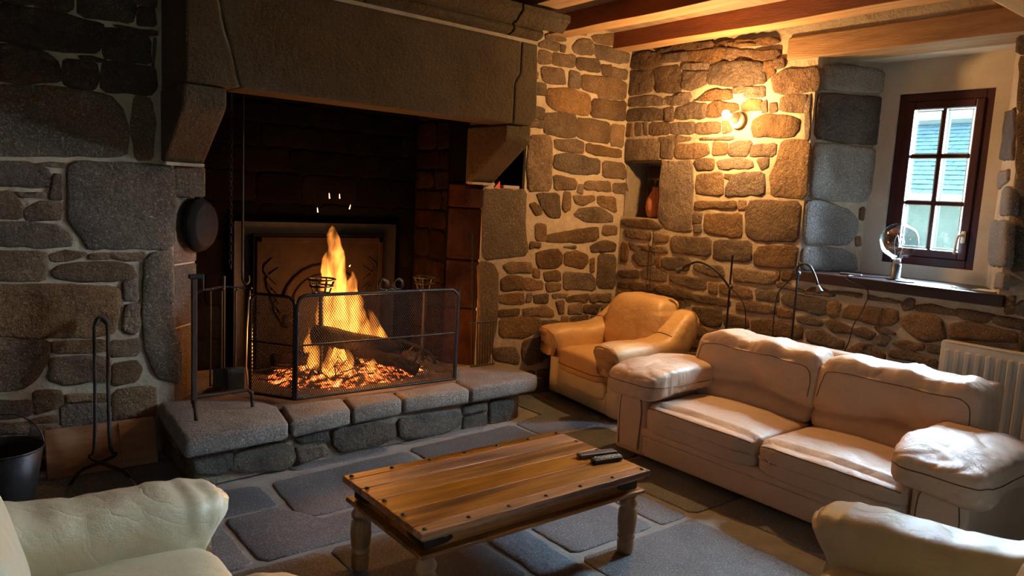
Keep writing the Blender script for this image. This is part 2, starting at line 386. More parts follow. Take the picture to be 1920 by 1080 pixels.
# ================================================================ THE SETTING
def struct(name, vf, mat, label, cat): return tag(obj(name, vf, mat), label, cat, kind='structure')
def bev(vf, off, seg=1):
    bm = bmesh.new(); vs = [bm.verts.new(p) for p in vf[0]]
    for f in vf[1]: bm.faces.new([vs[i] for i in f])
    bmesh.ops.recalc_face_normals(bm, faces=bm.faces[:])
    bmesh.ops.bevel(bm, geom=bm.edges[:], offset=off, segments=seg, affect='EDGES', profile=.5, clamp_overlap=True)
    bm.verts.index_update(); r = [v.co.copy() for v in bm.verts], [[v.index for v in f.verts] for f in bm.faces]; bm.free(); return r
def plan(poly, z0, z1): return prism(poly, lambda x, y: Vector((x, y, z0)), lambda x, y: Vector((x, y, z1)))

# ---- floor
floor = struct('floor', box(-1.6, 5.45, -2.4, 5.4, -.12, -.008), 'grout', 'grey granite flagstone floor with pale mortar joints', 'floor')
PF = Plane((0, 0, -.008), (1, 0, 0), (0, 0, 1))
kw = dict(name='flagstone', h=.009, nz=.0022, depth=.02, bev=.012, jit=.010, cut=.07, grow=.013)
for q in ([(.58, 3.48), (1.335, 3.475), (1.335, 3.76), (.58, 3.95)], [(1.385, 3.275), (2.28, 3.265), (2.28, 3.84), (1.42, 3.77)], [(2.33, 3.27), (3.2, 3.26), (3.2, 3.93), (2.33, 3.86)],
          [(1.075, 2.96), (2.0, 2.955), (2.0, 3.215), (1.40, 3.225), (1.335, 3.44), (1.075, 3.44)], [(2.05, 2.65), (2.9, 2.65), (2.9, 3.22), (2.05, 3.21)], [(.3, 2.96), (1.03, 2.96), (1.03, 3.43), (.3, 3.43)],
          [(.5, 2.3), (1.315, 2.28), (1.32, 2.91), (.5, 2.91)], [(1.365, 2.26), (1.965, 2.26), (1.965, 2.91), (1.365, 2.91)], [(2.01, 2.10), (2.215, 2.10), (2.225, 2.60), (2.01, 2.60)],
          [(2.28, 2.295), (2.815, 2.29), (2.80, 2.61), (2.28, 2.61)], [(2.255, 1.55), (3.05, 1.55), (3.06, 2.235), (2.275, 2.24)], [(2.865, 2.285), (3.065, 2.285), (3.06, 2.62), (2.87, 2.62)],
          [(3.12, 2.28), (3.7, 2.28), (3.7, 3.0), (3.12, 3.0)], [(2.95, 2.66), (3.09, 2.66), (3.09, 3.22), (2.95, 3.22)], [(1.40, 1.55), (2.205, 1.55), (2.195, 2.07), (1.40, 2.21)],
          [(3.12, 3.05), (3.75, 3.05), (3.75, 3.6), (3.25, 3.6), (3.25, 3.25)], [(3.25, 3.65), (3.85, 3.65), (3.85, 4.5), (3.55, 4.5), (3.55, 4.0), (3.25, 3.95)]):
    stone(PF, q, 'flag', floor, **kw)
autofill(PF, floor, 'flag', -1.58, 4.8, -2.38, 4.52, .45, .7, .5, .95, .04, **kw)

# ---- fireplace wall
wb = J(box(-1.6, 1.12, YB, 5.4, 0, ZC), box(3.30, 3.40, YB, 5.4, 0, ZC), box(3.40, 3.70, YB, 5.4, 0, 1.655), box(3.40, 3.70, YB, 5.4, 2.04, ZC),
       box(3.40, 3.70, 4.9, 5.4, 1.655, 2.04), box(3.70, 5.45, YB, 5.4, 0, ZC), box(1.12, 3.30, 5.25, 5.4, 0, ZC))
wall_back = struct('wall_back', wb, 'mortar', 'rubble stone wall with pale joints holding the open fireplace', 'wall')
obj('nook_shade_lining', J(box(3.402, 3.698, 4.88, 4.9, 1.656, 2.039), box(3.401, 3.415, YB + .01, 4.9, 1.656, 2.039), box(3.685, 3.699, YB + .03, 4.9, 1.656, 2.039), box(3.402, 3.698, YB + .01, 4.9, 2.025, 2.039)), 'soot_and_shade', wall_back)  # near-black lining puts the shade of the nook into its colour
T = lambda mat, ox, oy, k, polys, **a: trace(PB, wall_back, mat, ox, oy, k, polys, **a)
T('darkstone', 0, 0, 5, [
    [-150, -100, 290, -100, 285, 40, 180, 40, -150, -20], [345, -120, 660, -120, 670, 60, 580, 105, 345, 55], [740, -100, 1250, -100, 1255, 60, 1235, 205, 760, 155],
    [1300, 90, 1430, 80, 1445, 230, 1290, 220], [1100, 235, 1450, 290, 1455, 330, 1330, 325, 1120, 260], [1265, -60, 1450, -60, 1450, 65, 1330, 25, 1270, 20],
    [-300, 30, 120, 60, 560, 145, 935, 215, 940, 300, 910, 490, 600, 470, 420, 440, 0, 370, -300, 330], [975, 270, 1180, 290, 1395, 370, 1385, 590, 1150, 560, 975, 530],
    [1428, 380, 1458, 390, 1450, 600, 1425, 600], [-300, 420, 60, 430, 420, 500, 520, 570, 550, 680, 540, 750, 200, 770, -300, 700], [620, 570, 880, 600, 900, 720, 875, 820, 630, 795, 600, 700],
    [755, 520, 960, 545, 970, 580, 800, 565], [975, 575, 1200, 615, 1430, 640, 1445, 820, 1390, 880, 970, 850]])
T('pier', 0, 0, 1, [[-60, 160, 100, 166, 200, 180, 226, 208, 236, 240, 234, 291, 0, 291, -60, 290], [252, 185, 284, 190, 287, 240, 284, 296, 254, 294, 249, 240],
    [134, 306, 240, 308, 322, 313, 325, 374, 325, 464, 168, 464, 150, 436, 130, 408, 129, 350], [272, 490, 288, 477, 323, 475, 323, 610, 340, 650, 338, 715, 292, 705, 276, 660, 267, 600]], h=.012, nz=.004)
T('stone', 0, 0, 1, [
    [-40, 304, 40, 307, 82, 317, 90, 330, 90, 352, 0, 347, -40, 345], [68, 305, 117, 305, 117, 315, 86, 312], [100, 332, 114, 332, 112, 354, 114, 371, 92, 371, 98, 356],
    [34, 360, 78, 361, 80, 370, 42, 369], [-40, 365, 12, 363, 31, 373, 38, 388, 37, 408, -40, 407], [54, 391, 80, 381, 113, 382, 113, 396, 108, 412, 54, 411, 50, 402],
    [-40, 419, 60, 420, 105, 425, 124, 438, 130, 447, 128, 462, 60, 460, -40, 459], [-40, 471, 79, 474, 85, 498, 81, 522, 66, 525, -40, 525], [94, 479, 120, 473, 158, 475, 144, 485, 102, 489],
    [170, 478, 198, 476, 201, 486, 170, 487], [208, 475, 267, 474, 264, 489, 210, 485], [101, 508, 116, 499, 160, 495, 220, 493, 245, 501, 255, 518, 236, 525, 160, 525, 112, 523, 101, 516],
    [231, 532, 254, 531, 257, 560, 233, 560], [-50, 535, 30, 536, 100, 537, 210, 539, 222, 547, 218, 586, 212, 622, 180, 629, 90, 629, -50, 629], [235, 577, 259, 571, 261, 612, 252, 623, 231, 621],
    [-40, 638, 90, 638, 84, 680, 60, 712, 40, 727, -40, 734], [102, 640, 180, 638, 200, 640, 200, 660, 102, 663], [208, 641, 262, 636, 256, 664, 208, 668], [95, 671, 176, 672, 203, 674, 203, 714, 172, 712, 128, 720, 95, 711],
    [66, 735, 111, 735, 115, 755, 100, 765, 65, 775], [126, 739, 203, 737, 203, 752, 128, 754], [-30, 753, 57, 750, 57, 779, -30, 789], [60, 785, 106, 779, 104, 790, 62, 794],
    [119, 761, 204, 759, 204, 796, 160, 804, 117, 805], [213, 733, 289, 726, 291, 760, 280, 795, 213, 791], [213, 685, 250, 679, 262, 690, 256, 712, 212, 722],
    [-30, 795, 50, 792, 50, 812, -30, 817], [60, 801, 112, 798, 110, 812, 60, 816], [-30, 823, 90, 820, 90, 850, -30, 856], [100, 818, 180, 813, 180, 838, 100, 846], [190, 806, 262, 801, 262, 823, 190, 834]])
T('stone', 900, 60, 6, [
    [660, 140, 760, 92, 895, 132, 880, 200, 860, 215, 680, 168], [905, 150, 955, 170, 945, 220, 905, 210], [740, 40, 840, 22, 955, 78, 940, 108, 760, 88], [1045, 180, 1100, 92, 1220, 85, 1270, 132, 1265, 258, 1080, 238],
    [1300, 135, 1560, 205, 1675, 245, 1660, 345, 1540, 345, 1330, 300, 1285, 220], [1262, 42, 1500, 14, 1495, 158, 1290, 112], [660, 210, 790, 232, 790, 348, 665, 346], [818, 242, 1058, 264, 1058, 370, 1030, 396, 822, 368],
    [1102, 280, 1310, 312, 1342, 360, 1342, 456, 1110, 418, 1088, 370], [1372, 372, 1478, 384, 1478, 498, 1378, 478], [1502, 404, 1650, 434, 1640, 536, 1498, 516], [692, 392, 930, 422, 958, 560, 940, 596, 722, 566],
    [1012, 442, 1128, 472, 1118, 626, 998, 606], [1154, 484, 1480, 514, 1638, 572, 1620, 758, 1340, 738, 1330, 688, 1154, 638], [758, 644, 1000, 644, 1226, 714, 1234, 870, 1198, 940, 880, 886, 762, 820], [1264, 754, 1636, 784, 1628, 998, 1254, 958],
    [750, 915, 900, 918, 1075, 945, 1070, 1170, 1000, 1185, 730, 1140, 720, 1000], [1092, 972, 1300, 1000, 1460, 1035, 1440, 1250, 1250, 1222, 1092, 1175], [1478, 1045, 1622, 1065, 1600, 1290, 1472, 1260]])
T('stone', 900, 240, 6, [
    [560, 95, 788, 104, 805, 280, 796, 650, 760, 696, 545, 696, 535, 400], [842, 134, 1060, 134, 1156, 174, 1146, 286, 1050, 266, 852, 236], [1204, 174, 1576, 244, 1576, 336, 1330, 306, 1200, 266],
    [852, 304, 1000, 294, 1336, 354, 1336, 516, 1110, 516, 852, 466, 834, 400], [1388, 374, 1616, 402, 1636, 576, 1384, 546], [838, 534, 1050, 574, 1086, 620, 1058, 688, 842, 698], [1194, 594, 1450, 604, 1470, 726, 1174, 686],
    [1504, 624, 1656, 624, 1646, 756, 1504, 716], [640, 744, 878, 744, 896, 1006, 780, 996, 700, 900], [942, 734, 1018, 734, 1008, 900, 960, 936, 928, 900], [1052, 764, 1268, 764, 1276, 810, 1170, 866, 1080, 846],
    [1324, 764, 1518, 784, 1526, 956, 1334, 858], [562, 870, 620, 852, 678, 900, 678, 968, 620, 968], [1132, 904, 1330, 894, 1486, 992, 1476, 1056, 1200, 1056, 1064, 980]])
T('stone', 900, 420, 6, [
    [622, 12, 738, 12, 738, 178, 632, 168], [780, 114, 1000, 94, 1100, 64, 1316, 24, 1326, 178, 1130, 206, 762, 202, 744, 150], [1392, 22, 1526, 22, 1526, 126, 1382, 118], [1242, 244, 1400, 194, 1516, 222, 1506, 306, 1262, 316],
    [642, 322, 850, 292, 918, 340, 918, 438, 850, 486, 682, 496, 642, 420], [962, 332, 1100, 312, 1196, 360, 1206, 438, 1148, 500, 952, 456], [950, 250, 1060, 240, 1070, 268, 960, 268], [1334, 344, 1526, 364, 1516, 716, 1314, 710],
    [1236, 420, 1280, 392, 1280, 518, 1240, 528], [262, 470, 350, 432, 558, 432, 586, 498, 568, 546, 332, 556], [602, 512, 660, 522, 668, 598, 602, 588], [242, 642, 320, 584, 478, 594, 496, 736, 242, 746],
    [506, 602, 698, 652, 698, 736, 514, 736], [944, 544, 1228, 564, 1286, 622, 1286, 736, 952, 736], [722, 552, 860, 534, 896, 562, 896, 636, 742, 636], [752, 672, 898, 672, 898, 746, 762, 756], [237, 802, 470, 774, 496, 878, 440, 906, 232, 896],
    [602, 802, 758, 792, 748, 886, 622, 886], [820, 790, 980, 782, 942, 828, 830, 828], [972, 822, 1200, 784, 1228, 830, 1180, 876, 982, 866], [1002, 922, 1138, 892, 1138, 1006, 1002, 1006], [852, 882, 938, 872, 938, 996, 890, 996],
    [222, 972, 438, 952, 428, 1028, 222, 1038], [482, 962, 580, 952, 720, 922, 808, 962, 818, 1036, 502, 1036], [1172, 912, 1350, 902, 1300, 1006, 1172, 1006], [1242, 792, 1468, 782, 1448, 876, 1252, 876]])
T('stone', 880, 560, 6, [[342, 232, 560, 204, 795, 224, 795, 328, 620, 436, 352, 426], [252, 562, 500, 552, 556, 650, 536, 736, 302, 696], [822, 244, 1016, 254, 1016, 336, 832, 336], [602, 482, 820, 442, 828, 700, 680, 736, 602, 680]])
# the dressed blocks of the right-hand pier
T('pier', 0, 0, 1, [[905, 357, 986, 359, 982, 420, 989, 476, 907, 486], [897, 494, 926, 496, 934, 520, 931, 600, 921, 650, 914, 680, 897, 680]], h=.012, nz=.004)
autofill(PB, wall_back, 'stone', -1.58, 1.04, 0, 2.98, avoid=[(1.04, 1.3, 0, 3)], maxn=110)
autofill(PB, wall_back, 'stone', 3.48, 4.79, 0, 2.98, .07, .14, .1, .26, avoid=[(3.3, 3.5, 0, .7), (3.36, 3.74, 1.62, 2.08)], maxn=60)

# ---- window wall
wr = J(box(XR, 5.45, 4.13, YB, 0, 1.475), box(XR, 5.45, 4.13, YB, 1.965, ZC), box(5.13, 5.45, 4.13, YB, 1.475, 1.965), box(XR, 5.45, 2.82, 4.13, 0, ZC),
       box(XR, 5.45, 1.56, 2.82, 0, 1.12), box(XR, 5.45, 1.56, 2.82, 2.80, ZC), plan([(XR, 2.82), (5.3, 2.62), (5.45, 2.62), (5.45, 2.82)], 1.12, 2.80),
       plan([(XR, 1.56), (5.45, 1.56), (5.45, 1.80), (5.3, 1.80)], 1.12, 2.80), box(XR, 5.45, .05, 1.56, 0, ZC), box(XR, 5.45, -.5, .05, 0, 1.15), box(XR, 5.45, -.5, .05, 1.95, ZC), box(XR, 5.45, -2.4, -.5, 0, ZC))
wall_right = struct('wall_right', wr, 'mortar', 'rubble stone wall with pale joints around the small window', 'wall')
pp = J(box(5.3, 5.45, 1.78, 1.885, 1.12, 2.80), box(5.3, 5.45, 2.485, 2.64, 1.12, 2.80), box(5.3, 5.45, 1.885, 2.485, 1.12, 1.28), box(5.3, 5.45, 1.885, 2.485, 2.44, 2.80), box(5.08, 5.3, 1.6, 2.75, 2.66, 2.80))
obj('plaster_panel', pp, 'plaster', wall_right)
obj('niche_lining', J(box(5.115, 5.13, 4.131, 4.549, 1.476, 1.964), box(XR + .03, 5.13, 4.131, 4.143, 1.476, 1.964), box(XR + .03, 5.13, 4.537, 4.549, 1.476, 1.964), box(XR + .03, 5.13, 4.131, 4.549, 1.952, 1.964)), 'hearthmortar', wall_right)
PN = Plane((5.115, 0, 0), (0, -1, 0), (-1, 0, 0)); autofill(PN, wall_right, 'darkstone', -4.53, -4.15, 1.48, 1.95, .1, .2, .1, .22, maxn=12)
T = lambda mat, ox, oy, k, polys, **a: trace(PR, wall_right, mat, ox, oy, k, polys, **a)
rough = dict(nz=.020, h=.020, grow=.026)
T('craggy', 1160, 70, 5, [
    [130, 170, 240, 140, 410, 160, 400, 250, 300, 288, 130, 288], [102, 322, 310, 322, 326, 420, 298, 500, 102, 536], [350, 302, 560, 275, 578, 440, 568, 506, 350, 506], [424, 162, 636, 134, 636, 216, 432, 236], [652, 134, 1000, 106, 1008, 198, 850, 216, 662, 226],
    [1024, 114, 1266, 114, 1256, 206, 1044, 210], [1290, 122, 1500, 122, 1500, 168, 1420, 205, 1284, 205], [362, 122, 600, 64, 868, 44, 876, 88, 650, 116, 402, 146], [904, 60, 1130, 24, 1476, 4, 1496, 48, 1340, 76, 1024, 86],
    [604, 252, 836, 234, 836, 298, 604, 306], [614, 334, 826, 324, 816, 428, 700, 474, 614, 474], [864, 282, 1020, 236, 1354, 236, 1362, 428, 1100, 446, 846, 428], [1382, 244, 1446, 234, 1456, 328, 1400, 374, 1372, 330], [1482, 232, 1545, 214, 1545, 266, 1492, 276],
    [1454, 384, 1572, 316, 1876, 290, 1872, 492, 1562, 514, 1484, 496], [104, 574, 300, 554, 426, 582, 416, 636, 94, 646], [454, 564, 640, 526, 676, 572, 638, 616, 454, 634], [734, 596, 862, 516, 1044, 496, 1046, 584, 764, 596], [1094, 484, 1176, 466, 1186, 506, 1104, 516],
    [1204, 474, 1354, 466, 1354, 554, 1194, 554], [94, 686, 230, 676, 416, 676, 426, 774, 94, 784], [450, 680, 500, 672, 510, 770, 450, 776], [534, 674, 680, 626, 814, 626, 814, 754, 534, 764], [856, 644, 940, 616, 1096, 626, 1104, 688, 856, 754]], **rough)
T('stone', 1160, 70, 5, [
    [1164, 634, 1230, 594, 1326, 594, 1336, 684, 1174, 684], [1344, 614, 1388, 604, 1396, 684, 1352, 694], [1424, 624, 1476, 624, 1484, 684, 1424, 694], [1524, 574, 1600, 546, 1772, 546, 1752, 656, 1726, 702, 1516, 684],
    [72, 824, 126, 814, 122, 916, 72, 926], [168, 814, 222, 814, 222, 906, 168, 911], [244, 814, 278, 814, 278, 906, 248, 906], [304, 804, 476, 800, 476, 906, 304, 914], [494, 804, 706, 796, 706, 906, 494, 906], [734, 804, 946, 796, 946, 896, 734, 904],
    [984, 804, 1036, 796, 1054, 876, 984, 894], [1264, 772, 1400, 726, 1596, 744, 1692, 782, 1684, 868, 1616, 932, 1284, 932, 1256, 860], [774, 944, 1066, 926, 1074, 956, 784, 966], [384, 944, 520, 934, 676, 938, 650, 968, 544, 978, 534, 990, 390, 990]])
T('stone', 0, 0, 1, [[1269, 271, 1323, 269, 1329, 290, 1300, 296, 1267, 297], [1339, 267, 1363, 269, 1361, 289, 1337, 290], [1373, 267, 1409, 265, 1401, 292, 1367, 291], [1411, 273, 1454, 269, 1453, 291, 1409, 293],
    [1466, 267, 1518, 264, 1510, 370, 1447, 365, 1445, 330, 1459, 300], [1174, 263, 1234, 261, 1236, 299, 1173, 302], [1240, 262, 1262, 260, 1261, 296, 1241, 296], [1510, 202, 1517, 182, 1522, 180, 1518, 258, 1510, 258]])
T('stone', 1160, 280, 5, [
    [414, 124, 560, 134, 686, 114, 690, 400, 676, 690, 684, 754, 560, 764, 462, 736, 380, 660, 388, 300], [724, 114, 762, 94, 886, 94, 886, 186, 742, 196], [924, 114, 1100, 86, 1246, 104, 1246, 176, 962, 186], [1304, 104, 1406, 86, 1396, 166, 1342, 184],
    [742, 244, 956, 224, 966, 310, 966, 426, 742, 416, 728, 330], [1092, 234, 1354, 214, 1364, 426, 1014, 436, 1014, 360], [1002, 237, 1078, 242, 1050, 278, 1002, 268], [724, 484, 1096, 484, 1096, 556, 724, 556], [1132, 494, 1192, 484, 1186, 556, 1132, 556],
    [1244, 484, 1700, 494, 1668, 862, 1302, 846, 1204, 788, 1200, 600], [712, 594, 778, 604, 768, 686, 702, 686], [717, 714, 768, 714, 768, 766, 722, 771], [814, 614, 1144, 606, 1144, 798, 1080, 824, 814, 776], [34, 654, 300, 664, 412, 730, 330, 754, 44, 716],
    [64, 744, 296, 784, 296, 856, 74, 826], [344, 794, 466, 814, 456, 866, 344, 866], [504, 814, 864, 834, 846, 1004, 504, 966], [904, 872, 962, 856, 1236, 866, 1234, 1054, 894, 1034]])
T('stone', 1160, 440, 5, [
    [1284, 190, 1342, 116, 1660, 106, 1652, 314, 1480, 304, 1284, 276], [184, 94, 436, 114, 454, 166, 320, 156, 194, 118], [144, 192, 202, 154, 326, 174, 326, 286, 192, 286, 144, 230], [354, 224, 398, 204, 398, 306, 354, 296], [424, 214, 638, 214, 666, 260, 646, 336, 424, 326],
    [714, 274, 958, 294, 984, 386, 890, 396, 714, 328], [1084, 314, 1464, 364, 1446, 474, 1084, 436], [214, 334, 310, 316, 446, 354, 436, 446, 232, 416], [484, 374, 806, 414, 814, 514, 690, 506, 494, 446], [854, 454, 916, 454, 920, 546, 854, 536],
    [954, 474, 1100, 474, 1234, 522, 1244, 586, 1178, 594, 964, 556], [1294, 532, 1342, 516, 1494, 544, 1494, 634, 1312, 606], [354, 484, 460, 476, 676, 534, 684, 614, 364, 556], [704, 554, 1000, 604, 1034, 622, 1024, 674, 704, 636], [1114, 642, 1220, 626, 1476, 674, 1466, 754, 1114, 706],
    [1504, 694, 1634, 704, 1624, 784, 1504, 766], [694, 684, 954, 704, 954, 854, 820, 854, 704, 740], [994, 744, 1198, 784, 1214, 874, 1004, 856], [1254, 794, 1440, 804, 1714, 864, 1694, 984, 1264, 926], [114, 444, 336, 464, 326, 544, 114, 516], [4, 334, 186, 334, 186, 404, 24, 404],
    [4, 444, 98, 452, 98, 506, 4, 498], [34, 74, 98, 112, 78, 246, 24, 246], [104, 64, 158, 82, 168, 146, 122, 128], [1477, 352, 1508, 352, 1498, 416, 1477, 408], [1542, 348, 1640, 354, 1600, 424, 1534, 416], [1494, 454, 1560, 454, 1724, 522, 1714, 546, 1504, 496]])
T('stone', 1440, 490, 5, [
    [364, 282, 430, 254, 500, 264, 614, 312, 604, 334, 374, 306], [624, 284, 866, 294, 866, 344, 642, 308], [944, 314, 1236, 374, 1226, 396, 964, 366], [1262, 400, 1320, 364, 1366, 374, 1348, 436, 1282, 446], [134, 350, 192, 304, 400, 344, 534, 374, 540, 494, 440, 494, 144, 398],
    [574, 412, 630, 384, 676, 412, 656, 498, 610, 514, 574, 478], [724, 452, 800, 416, 1194, 454, 1204, 558, 1148, 594, 1000, 584, 840, 546, 706, 534], [1294, 524, 1400, 506, 1614, 534, 1652, 716, 1600, 734, 1460, 744, 1262, 600], [1404, 414, 1560, 414, 1754, 464, 1744, 514, 1404, 466],
    [284, 522, 390, 516, 514, 562, 486, 614, 302, 576], [526, 562, 640, 556, 794, 632, 784, 674, 620, 664], [814, 644, 900, 626, 992, 672, 956, 724, 824, 696], [1012, 622, 1080, 632, 1176, 662, 1166, 682, 1050, 658], [1034, 712, 1090, 694, 1144, 722, 1100, 774, 1042, 774],
    [1174, 772, 1310, 756, 1454, 784, 1444, 834, 1320, 824], [1514, 784, 1676, 814, 1676, 884, 1514, 846], [364, 654, 480, 646, 694, 742, 694, 824, 384, 766], [744, 832, 860, 786, 970, 796, 1084, 882, 1076, 956, 764, 926], [1154, 844, 1320, 846, 1582, 934, 1572, 996, 1154, 896]])
T('stone', 1680, 540, 8, [[954, 316, 1440, 384, 1416, 456, 1300, 512, 964, 436], [1486, 424, 1920, 474, 1920, 634, 1496, 536], [844, 544, 1050, 528, 1280, 574, 1820, 674, 1784, 822, 1100, 756, 826, 744], [1654, 166, 1784, 166, 1736, 362, 1646, 354], [1814, 282, 1880, 216, 2000, 226, 2000, 412, 1826, 376]])
T('stone', 0, 0, 1, [[1906, 332, 1935, 330, 1935, 400, 1902, 404], [1899, 416, 1935, 416, 1935, 504, 1893, 504], [1910, 70, 1945, 66, 1945, 100, 1910, 96], [1912, 112, 1945, 108, 1945, 205, 1908, 208], [1908, 214, 1945, 210, 1945, 322, 1906, 324]])
autofill(PR, wall_right, 'stone', -4.53, -1.54, 0, .88, .1, .18, .16, .42, avoid=[(-2.82, -1.56, 1.05, 2.66), (-4.56, -4.1, 1.45, 1.99)], maxn=60)
autofill(PR, wall_right, 'stone', -1.5, 2.38, 0, 2.98, .13, .24, .2, .5, avoid=[(-.1, .55, 1.1, 2.0)], maxn=110)
# reveals of the deep window recess
RL = Plane((XR, 2.82, 0), Vector((5.3 - XR, 2.62 - 2.82, 0)), Vector((2.62 - 2.82, XR - 5.3, 0))); RR = Plane((5.3, 1.80, 0), Vector((XR - 5.3, 1.56 - 1.80, 0)), Vector((-.24, .49, 0)))
assert RL.v.z > .9 and RR.v.z > .9, (RL.v, RR.v)
trace(RL, wall_right, 'quoin', 0, 0, 1, [[1546, 122, 1580, 122, 1645, 130, 1656, 140, 1652, 174, 1578, 168, 1545, 166], [1527, 272, 1560, 272, 1638, 281, 1640, 300, 1631, 352, 1620, 377, 1560, 374, 1517, 369],
    [1514, 380, 1537, 378, 1560, 385, 1590, 396, 1607, 416, 1601, 440, 1587, 455, 1565, 456, 1507, 455], [1506, 464, 1550, 465, 1578, 469, 1603, 479, 1605, 507, 1503, 507]], h=.02, nz=.008)
trace(RL, wall_right, 'darkstone', 0, 0, 1, [[1534, 182, 1545, 176, 1655, 184, 1650, 266, 1640, 270, 1575, 264, 1529, 258]], h=.02, nz=.008)
trace(RL, wall_right, 'stone', 0, 0, 1, [[1612, 393, 1619, 391, 1618, 410, 1611, 408], [1604, 447, 1612, 445, 1614, 458, 1605, 459]])
trace(RR, wall_right, 'darkstone', 0, 0, 1, [[1884, 214, 1906, 206, 1903, 298, 1874, 298]], h=.016, nz=.006)
trace(RR, wall_right, 'quoin', 0, 0, 1, [[1876, 324, 1894, 318, 1893, 338, 1874, 354], [1886, 353, 1899, 352, 1897, 402, 1880, 402], [1863, 416, 1892, 415, 1887, 500, 1858, 496], [1872, 512, 1884, 514, 1881, 540, 1867, 540]], h=.016, nz=.006)

# ---- niche lining, other walls, ceiling
wall_left = struct('wall_left', box(-1.75, -1.6, -2.4, 5.4, 0, ZC), 'wall2', 'plain plastered wall on the side behind the left armchair', 'wall')
wall_front = struct('wall_front', J(box(-1.75, .3, -2.55, -2.4, 0, ZC), box(2.1, 5.45, -2.55, -2.4, 0, ZC), box(.3, 2.1, -2.55, -2.4, 1.75, ZC), box(.3, 2.1, -2.55, -2.4, 0, .8)), 'wall2', 'plain plastered wall behind the viewer', 'wall')
ceiling = struct('ceiling', box(-1.75, 5.45, -2.55, 5.4, ZC, ZC + .1), 'board', 'dark timber ceiling carried on exposed beams', 'ceiling')
def beam(x0, x1, y0, y1, z0, seed):
    n = 26; V, F = [], []; Vb, Fb = [], []
    for i in range(n + 1):
        y = y0 + (y1 - y0) * i / n; d = lambda k: .010 * noise.noise(Vector((y * 1.7, k * 7.7, seed)))
        a, b, z = x0 + d(1), x1 + d(2), z0 + d(3)
        V += [Vector((a, y, ZC)), Vector((a, y, z)), Vector((b, y, z + .3 * d(4))), Vector((b, y, ZC))]
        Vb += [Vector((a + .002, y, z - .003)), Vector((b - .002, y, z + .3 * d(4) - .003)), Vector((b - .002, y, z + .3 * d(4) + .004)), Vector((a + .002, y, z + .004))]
    for i in range(n):
        for k in range(3): F.append([i * 4 + k, i * 4 + k + 1, i * 4 + 5 + k, i * 4 + 4 + k])
        for k in range(4): Fb.append([i * 4 + k, i * 4 + (k + 1) % 4, i * 4 + 4 + (k + 1) % 4, i * 4 + 4 + k])
    F += [[0, 1, 2, 3], [n * 4 + 3, n * 4 + 2, n * 4 + 1, n * 4]]
    o = obj('beam', (V, F), 'beamside', ceiling); obj('beam_underside', (Vb, Fb), 'beambot', o)  # underside takes a lighter tan than the red-brown sides
for i, (a, b) in enumerate(((4.575, 4.745), (3.865, 4.035), (3.22, 3.40), (2.52, 2.70), (1.82, 2.0), (1.1, 1.28), (.38, .56), (-.34, -.16), (-1.1, -.92))):
    beam(a, b, 1.58, 4.55 if i < 3 else 4.15, 2.87, i + .5); beam(a, b, -2.4, 1.26, 2.87, i + 20.5)
gv = disp(box(-1.6, XR, 1.24, 1.60, 2.70, ZC - .001, .03, 2), lambda p: .01 * noise.noise(p * 4))
obj('girder', gv, 'girder', ceiling)

# ---- oak lintel and dark sill of the window
tl = struct('trim_1', disp(box(4.79, 5.09, 1.60, 3.05, 2.652, 2.80, .008, 2), lambda p: .006 * noise.noise(p * 3)), 'oak', 'heavy oak lintel beam above the window recess', 'lintel')
ts = struct('trim_2', box(4.775, 5.30, 1.525, 2.835, 1.12, 1.19, .006, 2), 'sill', 'dark varnished timber sill of the window recess', 'window sill')

